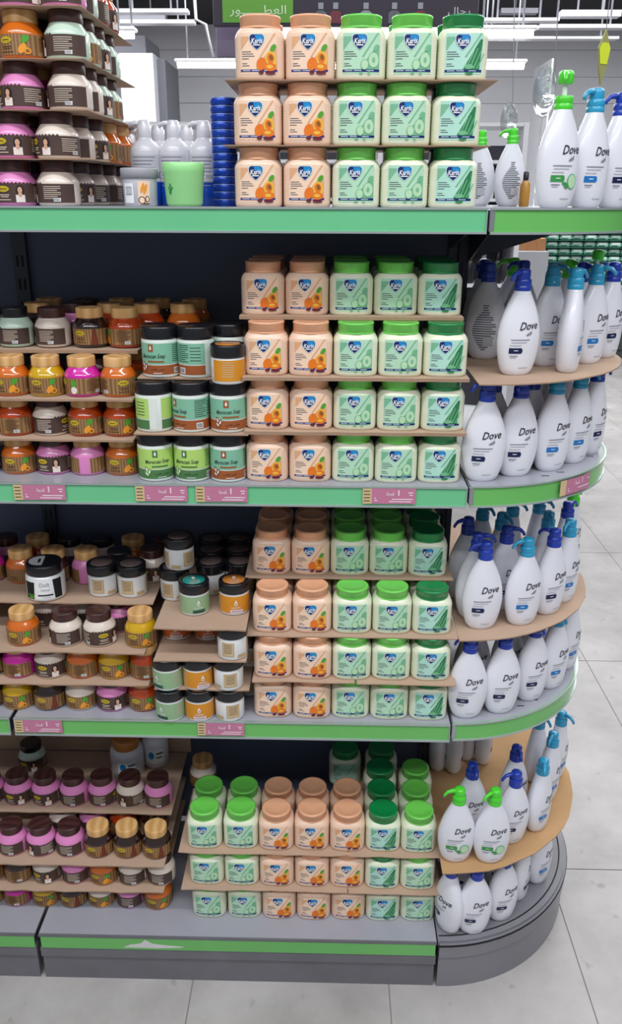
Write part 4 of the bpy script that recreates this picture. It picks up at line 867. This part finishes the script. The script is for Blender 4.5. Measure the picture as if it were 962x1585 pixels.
def soap(tree, px, Y, z, rz, label):
    return spawn(tree, (xat(px, Y, z+.04), Y+.0385, z), rz, 'soap_jar', label, 'jar', 'black-lidded soap jars')
soap(SG, 236, .010, Z2, .25, 'light green soap jar with olive picture, bottom layer left of its twin')
soap(SG, 293, .010, Z2, -.18, 'light green soap jar with olive picture, bottom layer beside the teal one')
soap(ST, 349.5, .010, Z2, -.02, 'teal and brown soap jar directly above a pink tag, bottom layer')
soap(SG, 233, .012, Z2+JS, 3.5, 'light green soap jar showing its white seam, middle layer')
soap(ST, 291, .012, Z2+JS, -.75, 'teal soap jar turned with a small barcode, middle layer')
soap(ST, 350, .012, Z2+JS, .1, 'teal soap jar facing forward, middle layer beside the peach tubs')
soap(ST, 243, .045, Z2+2*JS, -.25, 'teal soap jar facing forward, top of its column by the amber-red jar')
soap(ST, 299, .045, Z2+2*JS, -2.05, 'teal soap jar showing its rear print, top layer')
soap(ST, 352, .085, Z2+2*JS, -2.4, 'soap jar with only its black lid visible behind the small amber jar')
sheet(.325, .555, .004, .375, Z2+SH, JS-SH, 'cardboard sheet under the middle layer of soap jars', m='card')
sheet(.33, .555, .048, .375, Z2+JS+SH, JS-SH, 'cardboard sheet under the top layer of soap jars', m='card')
# ================================================================== SMALL GLASS JARS
def small_tree(lab, band, top, white=False, H=.076):
    R = .0335
    b = MB().lathe([(.030, 0), (.0328, .0015), (R, .004), (R, .048), (.032, .0505), (.031, .052)], 32)
    l = MB().lathe([(.0325, .0515), (.0342, .0522), (.0345, .054), (.0345, .0735), (.0335, .0755), (.031, .076), (.03, .0753), (.01, .0753)], 32)
    S = cyl(R); full = PI*R
    la = MB()
    if white:
        la.patch(S, -.034, -.006, .010, .044, .0004, 0, 10, 1); la.patch(S, -.032, -.008, .012, .042, .0008, 1, 10, 1)
        la.patch(S, .030, .060, .010, .044, .0004, 0, 10, 1); la.patch(S, .032, .058, .012, .042, .0008, 1, 10, 1); la.patch(S, .002, .022, .006, .014, .0006, 0, 6, 1)
        for k in range(6): la.patch(S, -.029, -.011, .039-.004*k-.0006, .039-.004*k+.0006, .0011, 2, 4, 1); la.patch(S, .035, .055, .039-.004*k-.0006, .039-.004*k+.0006, .0011, 2, 4, 1)
        mats = ['l_beige', mat('label_beige_pale', 'd4bb94', .5), 'dktxt', 'white']
    else:
        la.patch(S, -full*.72, full*.72, .0065, .0475, .0004, 0, 36, 1)
        for k in range(7): la.patch(S, -.055, -.032, .043-.0045*k-.0006, .043-.0045*k+.0006, .0008, 2, 5, 1); la.patch(S, .04, .062, .043-.0045*k-.0006, .043-.0045*k+.0006, .0008, 2, 5, 1)
        mats = [lab, band, 'ltxt', 'white']
    lo = MB()
    if not white:
        lo.ell(S, .004, .0295, .0036, .0052, .0010, 1, n=14); lo.poly(S, [(.0010, .0318), (.0070, .0318), (.004, .0395)], .0010, 1); lo.ell(S, .004, .0292, .0018, .0030, .0014, 0, n=12)
        lo.text(S, 'LINWA', .004, .0200, .0048, .0010, 1, width=.020)
        lo.patch(S, -.009, .019, .0075, .0150, .0010, 2, 6, 1); lo.patch(S, -.006, .016, .0108, .0120, .0013, 3, 5, 1)
    lt = MB().lathe([(.025, .0762), (.025, .0766), (.003, .0766)], 28, 0); lt.v = [(x, y, z-.0008) for x, y, z in lt.v]
    F = lambda u, v, o: (u, v, .0760+o)
    if top != 'greytop':
        lt.text(F, 'LINWA', .002, -.008, .006, .0006, 1, width=.022); lt.ell(F, .0, .006, .004, .007, .0006, 1, n=12)
        for k in range(3): lt.patch(F, -.012, .012, -.015-.003*k, -.0138-.003*k, .0006, 1, 2, 1)
    t = [('body', b.mesh('lb', ['l_glass']), -1, None), ('lid', l.mesh('ll', ['black']), -1, None), ('label', la.mesh('lla', mats), -1, None), ('lid_sticker', lt.mesh('llt', [top, 'ltxt']), 1, None)]
    if not white: t.append(('logo', lo.mesh('llo', [lab, 'white', band, 'dktxt']), 2, 'white flame logo'))
    return t
SS = small_tree('l_sage', 'l_teal', 'tealtop'); SA = small_tree('s_amber', 'l_lav', 'amtop'); SO = small_tree('l_orange', 'l_lav', 'greytop'); SW = small_tree('l_beige', 'l_beige', 'greytop', True)
def small(tree, px, Y, z, rz, label, x=None):
    return spawn(tree, (x if x is not None else xat(px, Y, z+.02), Y+.0345, z), rz, 'small_jar', label, 'jar', 'small black-lidded jars')
JL = .0795
small(SS, 260, -.010, Z3, -.6, 'small sage green jar, bottom of its column over the rail'); small(SA, 306, -.008, Z3, -.02, 'small amber jar, bottom layer between sage and white ones'); small(SW, 353, -.006, Z3, -1.0, 'small white jar at the bottom beside the peach tubs')
small(SS, 256, -.008, Z3+JL, -.75, 'small sage green jar in the second layer'); small(SA, 303, -.004, Z3+JL, .35, 'small amber jar in the second layer'); small(SW, 351, -.004, Z3+JL, -1.1, 'small white jar in the second layer, beige label at its side')
small(SW, 357, -.006, Z3+2*JL, .4, 'small white jar overhanging the middle cardboard corner'); small(SO, 270, .080, Z3+2*JL, -.05, 'small burnt orange jar set back under cardboard, left one'); small(SO, 320, .080, Z3+2*JL, -.05, 'small burnt orange jar set back under cardboard, right one')
small(SS, 297.5, .050, Z3+3*JL, .3, 'small sage jar with teal lid sticker, on the top cardboard'); small(SA, 360, .055, Z3+3*JL, .1, 'small amber jar with orange lid sticker, on the top cardboard')
small(SW, 267, .122, Z3+3*JL, .2, 'small white jar supporting another behind the teal-stickered one'); small(SW, 274, .125, Z3+3*JL+.076, -.45, 'small white jar stacked on another one')
for i, (px, Y) in enumerate(((324, .155), (369, .16), (324, .227), (368, .231), (326, .299), (368, .303))): small(SW, px, Y, Z3+3*JL, random.uniform(-.5, .5), 'small white jar in deep shade, %s counting back from amber one' % ORD[i])
small(SW, 384, .10, Z3+JL, 1, 'small white jar peeking out behind cardboard beside the tubs, upper'); small(SW, 385, .10, Z3, 1, 'small white jar peeking out beside the tubs, lower')
for i in (1, 2, 3):
    x0, x1 = xat(238, .0, Z3+i*JL), xat(381 if i != 1 else 385, .0, Z3+i*JL)
    sheet(x0, x1, (.004, -.006, -.008)[i-1], (.33, .33, .375)[i-1], Z3+(i-1)*JL+.076, JL-.076, 'cardboard sheet under %s small jars' % ('the second layer of', 'the set-back orange', 'the topmost')[i-1])
small(SA, 350, .0, Z2+JS+SH, 1.4, 'small amber jar perched on a teal soap jar lid')
# twin white jars and charcoal jar on third shelf stack top
zt = Z3+3*J3
small(SW, 154, .120, zt, .5, 'small white jar on the dim top layer, left of a twin pair'); small(SW, 200, .118, zt, .45, 'small white jar on the dim top layer, right of a twin pair')
def charcoal():
    R = .044
    b = MB().lathe([(.038, 0), (.0425, .002), (R, .006), (R, .056), (.042, .060), (.038, .062)], 32)
    l = MB().lathe([(.039, .0615), (.0408, .062), (.0410, .064), (.0410, .083), (.0395, .0855), (.035, .086), (.01, .086)], 32)
    S = cyl(R); la = MB().patch(S, -.045, .045, .008, .055, .0004, 0, 20, 1)
    la.patch(S, -.045, lambda t: -.022+.004*t, .008, .050, .0008, 1, 6, 3); la.patch(S, lambda t: .026-.003*t, .045, .008, .055, .0008, 1, 6, 3)
    for k in range(5): la.ell(S, -.035+.003*k, .015, .0012, .007, .0012, 2, .5-.25*k, 8)
    la.patch(S, -.012, .022, .0165, .0200, .0008, 1, 6, 1)
    la.text(S, 'Doft', .004, .044, .010, .0009, 3, .1, width=.022); la.text(S, 'Charcoal', .005, .0315, .0055, .0009, 3, .3, width=.020); la.patch(S, -.004, .016, .0120, .0130, .0008, 3, 4, 1)
    F = lambda u, v, o: (u, v, .086+o); st = MB(); n = 20
    st.poly(F, [(-.006+.027*math.cos(a)*1.0 if math.cos(a) < .2 else .0, .027*math.sin(a)) for a in [PI*.42+PI*1.16*k/n for k in range(n+1)]], .0006, 0)
    st.patch(F, -.012, -.006, -.012, .010, .001, 1, 1, 1)
    spawn([('body', b.mesh('cb', ['l_glass']), -1, None), ('lid', l.mesh('cl', ['black']), -1, None), ('label', la.mesh('cla', ['white', 'slot', 'leaf', 'dgrey']), -1, None), ('lid_sticker', st.mesh('cst', ['dlt', 'slot']), 1, 'torn pale sticker')],
          (xat(64, .088, zt), .09+R, zt), .15, 'charcoal_jar', 'white and black charcoal jar with torn lid sticker, dim top layer', 'jar')
charcoal()
# ================================================================== base deck: white jars in the rear
def bigjar(lid, label, px, Y, z, R=.045, H=.11, text=None):
    b = MB().lathe([(R*.9, 0), (R, .004), (R, H*.62), (R*.93, H*.7), (R*.75, H*.75)], 32)
    l = MB().lathe([(R*.78, H*.74), (R*.8, H*.76), (R*.8, H*.95), (R*.75, H), (.01, H)], 32)
    S = cyl(R); la = MB().patch(S, -.03, .02, H*.15, H*.5, .0005, 0, 10, 2); la.ell(S, -.015, H*.36, .008, .012, .0009, 1); la.patch(S, -.002, .018, H*.38, H*.43, .0009, 2, 4, 1); la.patch(S, -.002, .014, H*.28, H*.32, .0009, 2, 4, 1)
    spawn([('body', b.mesh('gb', ['milk']), -1, None), ('lid', l.mesh('gl', [lid]), -1, None), ('label', la.mesh('gla', ['white', 'cyan', 'ink']), -1, None)], (xat(px, Y, z), Y+R, z), .3, 'cream_jar', label, 'jar')
zb = Z4+3*J4
bigjar(mat('lid_orange_wood', 'b87838', .4), 'large white jar with orange-brown lid behind the lowest scrub jars', 193, .25, zb)
bigjar('milk', 'plain white jar with blue print, rear of the base deck', 238, .30, zb, R=.036, H=.12)
jar('ck', xat(314, .30, Z4+.209+.05), .30, Z4+.209, 'standing alone at the back left of the lowest tubs', simple=True)

# ================================================================== TOP SHELF: bottles, tub, tins
def milky_tree(H):
    R = .0305
    b = MB().lathe([(.028, .0), (R, .003), (R, .045)], 30, 1, cap1=False); b.lathe([(R, .045), (R, H*.63), (.029, H*.68), (.022, H*.74), (.015, H*.77), (.0135, H*.8)], 30, 0, cap0=False)
    S = cyl(R); la = MB().patch(S, -.033, .033, .046, H*.6, .0004, 0, 14, 1)
    for k in range(9): la.patch(S, -.024, .022-.004*(k % 3), H*.57-.0065*k-.0009, H*.57-.0065*k+.0009, .0008, 1, 6, 1)
    la.patch(S, .004, .022, .049, .06, .0009, 2, 4, 1)
    for k in range(6): la.patch(S, .0055+.003*k, .007+.003*k, .050, .059, .0012, 3, 1, 1)
    p = MB().lathe([(.0135, H*.79), (.014, H*.80), (.014, H*.93), (.011, H*.95), (.011, H*.985), (.008, H)], 20); p.tube([(-.006, 0, H*.965), (-.02, 0, H*.965), (-.03, 0, H*.93)], [.005, .0045, .0035], 8)
    wt = MB().text(S, 'KO', .030, H*.37, .015, .0012, 0, .25, width=.020)
    return [('body', b.mesh('mb', ['milk', 'blue']), -1, 'milky bottle with blue liquid foot'), ('label', la.mesh('mla', [mat('label_greyish', 'd2d2dc', .4), 'dgrey', 'white', 'ink']), -1, None), ('pump', p.mesh('mp', ['milk']), -1, None), ('handwritten_mark', wt.mesh('mw', ['navy']), 1, None)]
MT = milky_tree(.158)
for i, (px, Y, mark, lab) in enumerate(((199, .50, 0, 'milky pump bottle half hidden by the scrub jar stack'), (225, .19, 1, 'milky pump bottle with dark lettering behind the grey-lidded jar'), (270, .19, 0, 'milky pump bottle directly behind the green tub'), (316, .19, 0, 'milky pump bottle with barcode and blue foot'),
        (221, .40, 0, 'second-row milky bottle nearest the scrub jars'), (246, .29, 0, 'second-row milky bottle between the marked one and its neighbour'), (290, .29, 0, 'second-row milky bottle behind the green tub'), (332, .29, 0, 'second-row milky bottle beside the blue tins'))):
    spawn(MT, (xat(px, Y, Z1+.1), Y, Z1), random.uniform(-.1, .1), 'milky_bottle', lab, 'bottle', 'milky white pump bottles', skip=() if mark else ('handwritten_mark',))
tin = [('body', MB().lathe([(.0225, 0), (.024, .001), (.024, .0125), (.0225, .0135)], 28).mesh('tb', ['tinblue']), -1, None), ('rim', MB().lathe([(.0243, .0118), (.0247, .0124), (.0243, .013)], 28, cap0=False, cap1=False).mesh('tr', ['tinrim']), -1, None)]
tx_ = xat(352, .10, Z1+.1)
for k in range(14): spawn(tin, (tx_-.008+random.uniform(-.0008, .0008), .12, Z1+.0136*k), 0, 'flat_tin', 'flat blue tin, %s up in the tall blue stack' % ORD[k], 'tin', 'stacked flat blue tins')
# grey lidded jar
R = .033
b = MB().lathe([(.028, 0), (.0305, .003), (.032, .048), (.0315, .050)], 32); l = MB().lathe([(.033, .049), (.0348, .0495), (.0348, .064), (.0335, .0665), (.01, .0668)], 32)
S = lambda u, v, o: ((.0305+.0015*v/.048+.0004+o)*math.sin(u/.031), -(.0305+.0015*v/.048+.0004+o)*math.cos(u/.031), v)
la = MB().patch(S, -.026, -.006, .006, .040, .0004, 0, 6, 1); la.patch(S, -.0225, -.0095, .020, .034, .0008, 1, 5, 1); la.patch(S, .002, lambda t: .022+.003*t, .004, .044, .0004, 2, 6, 2)
for k in range(5): la.patch(S, -.0215+.0025*k, -.0203+.0025*k, .0215, .0325, .0011, 0, 1, 1)
la.ell(S, .010, .032, .0025, .009, .001, 3, -.3); la.ell(S, .015, .030, .0025, .009, .001, 3, -.3); la.ell(S, .0085, .011, .0062, .0068, .001, 4); la.ell(S, .0085, .011, .0046, .0052, .0013, 5); la.ell(S, .018, .013, .004, .0055, .001, 4); la.ell(S, .018, .013, .0026, .0040, .0013, 5); la.patch(S, .010, .022, .004, .006, .0012, 4, 3, 1)
spawn([('body', b.mesh('gjb', ['gjar']), -1, None), ('lid', l.mesh('gjl', ['glid']), -1, None), ('label', la.mesh('gjla', ['white', 'dgrey', 'lp', 'fruit', 'dktxt', 'lp']), 0, None)], (xat(217, .05, Z1+.03), .05, Z1), 0, 'lidded_jar', 'grey-lidded jar with coconut and honey picture beside the green tub', 'jar')
b = MB().lathe([(.028, 0), (.031, .002), (.0335, .006), (.0375, .058), (.0385, .060), (.039, .0745), (.0375, .076), (.035, .0755), (.01, .0755)], 36)
S = lambda u, v, o: ((.0335+.004*(v-.006)/.052+o)*math.sin(u/.036), -(.0335+.004*(v-.006)/.052+o)*math.cos(u/.036), v)
la = MB(); [la.ell(S, -.022+dx, .030+dz, .0018, .004, .0006, 0, a, 8) for dx, dz, a in ((0, .006, 0), (-.003, .001, .6), (.003, .001, -.6), (0, -.004, 0), (-.002, -.006, .5))]
spawn([('body', b.mesh('gtb', ['tub']), -1, None), ('leaf_print', la.mesh('gtl', ['dgreen']), 0, 'small dark leaf print')], (xat(285, .05, Z1+.03), .05, Z1), 0, 'plastic_tub', 'plain pale green plastic tub standing at the front of the topmost shelf', 'tub')
# little amber bottle behind the rounded top shelf
p = xat(813, .38, Z1+.05)
spawn([('body', MB().lathe([(.010, 0), (.011, .002), (.011, .045), (.005, .055)], 16).mesh('ab', ['amberb']), -1, None), ('cap', MB().lathe([(.006, .054), (.006, .07), (.004, .072)], 12).mesh('ac', ['pb']), -1, None)], (p, .38, Z1), 0, 'amber_bottle', 'tiny amber bottle with dark cap behind the end shelf bottles', 'bottle')
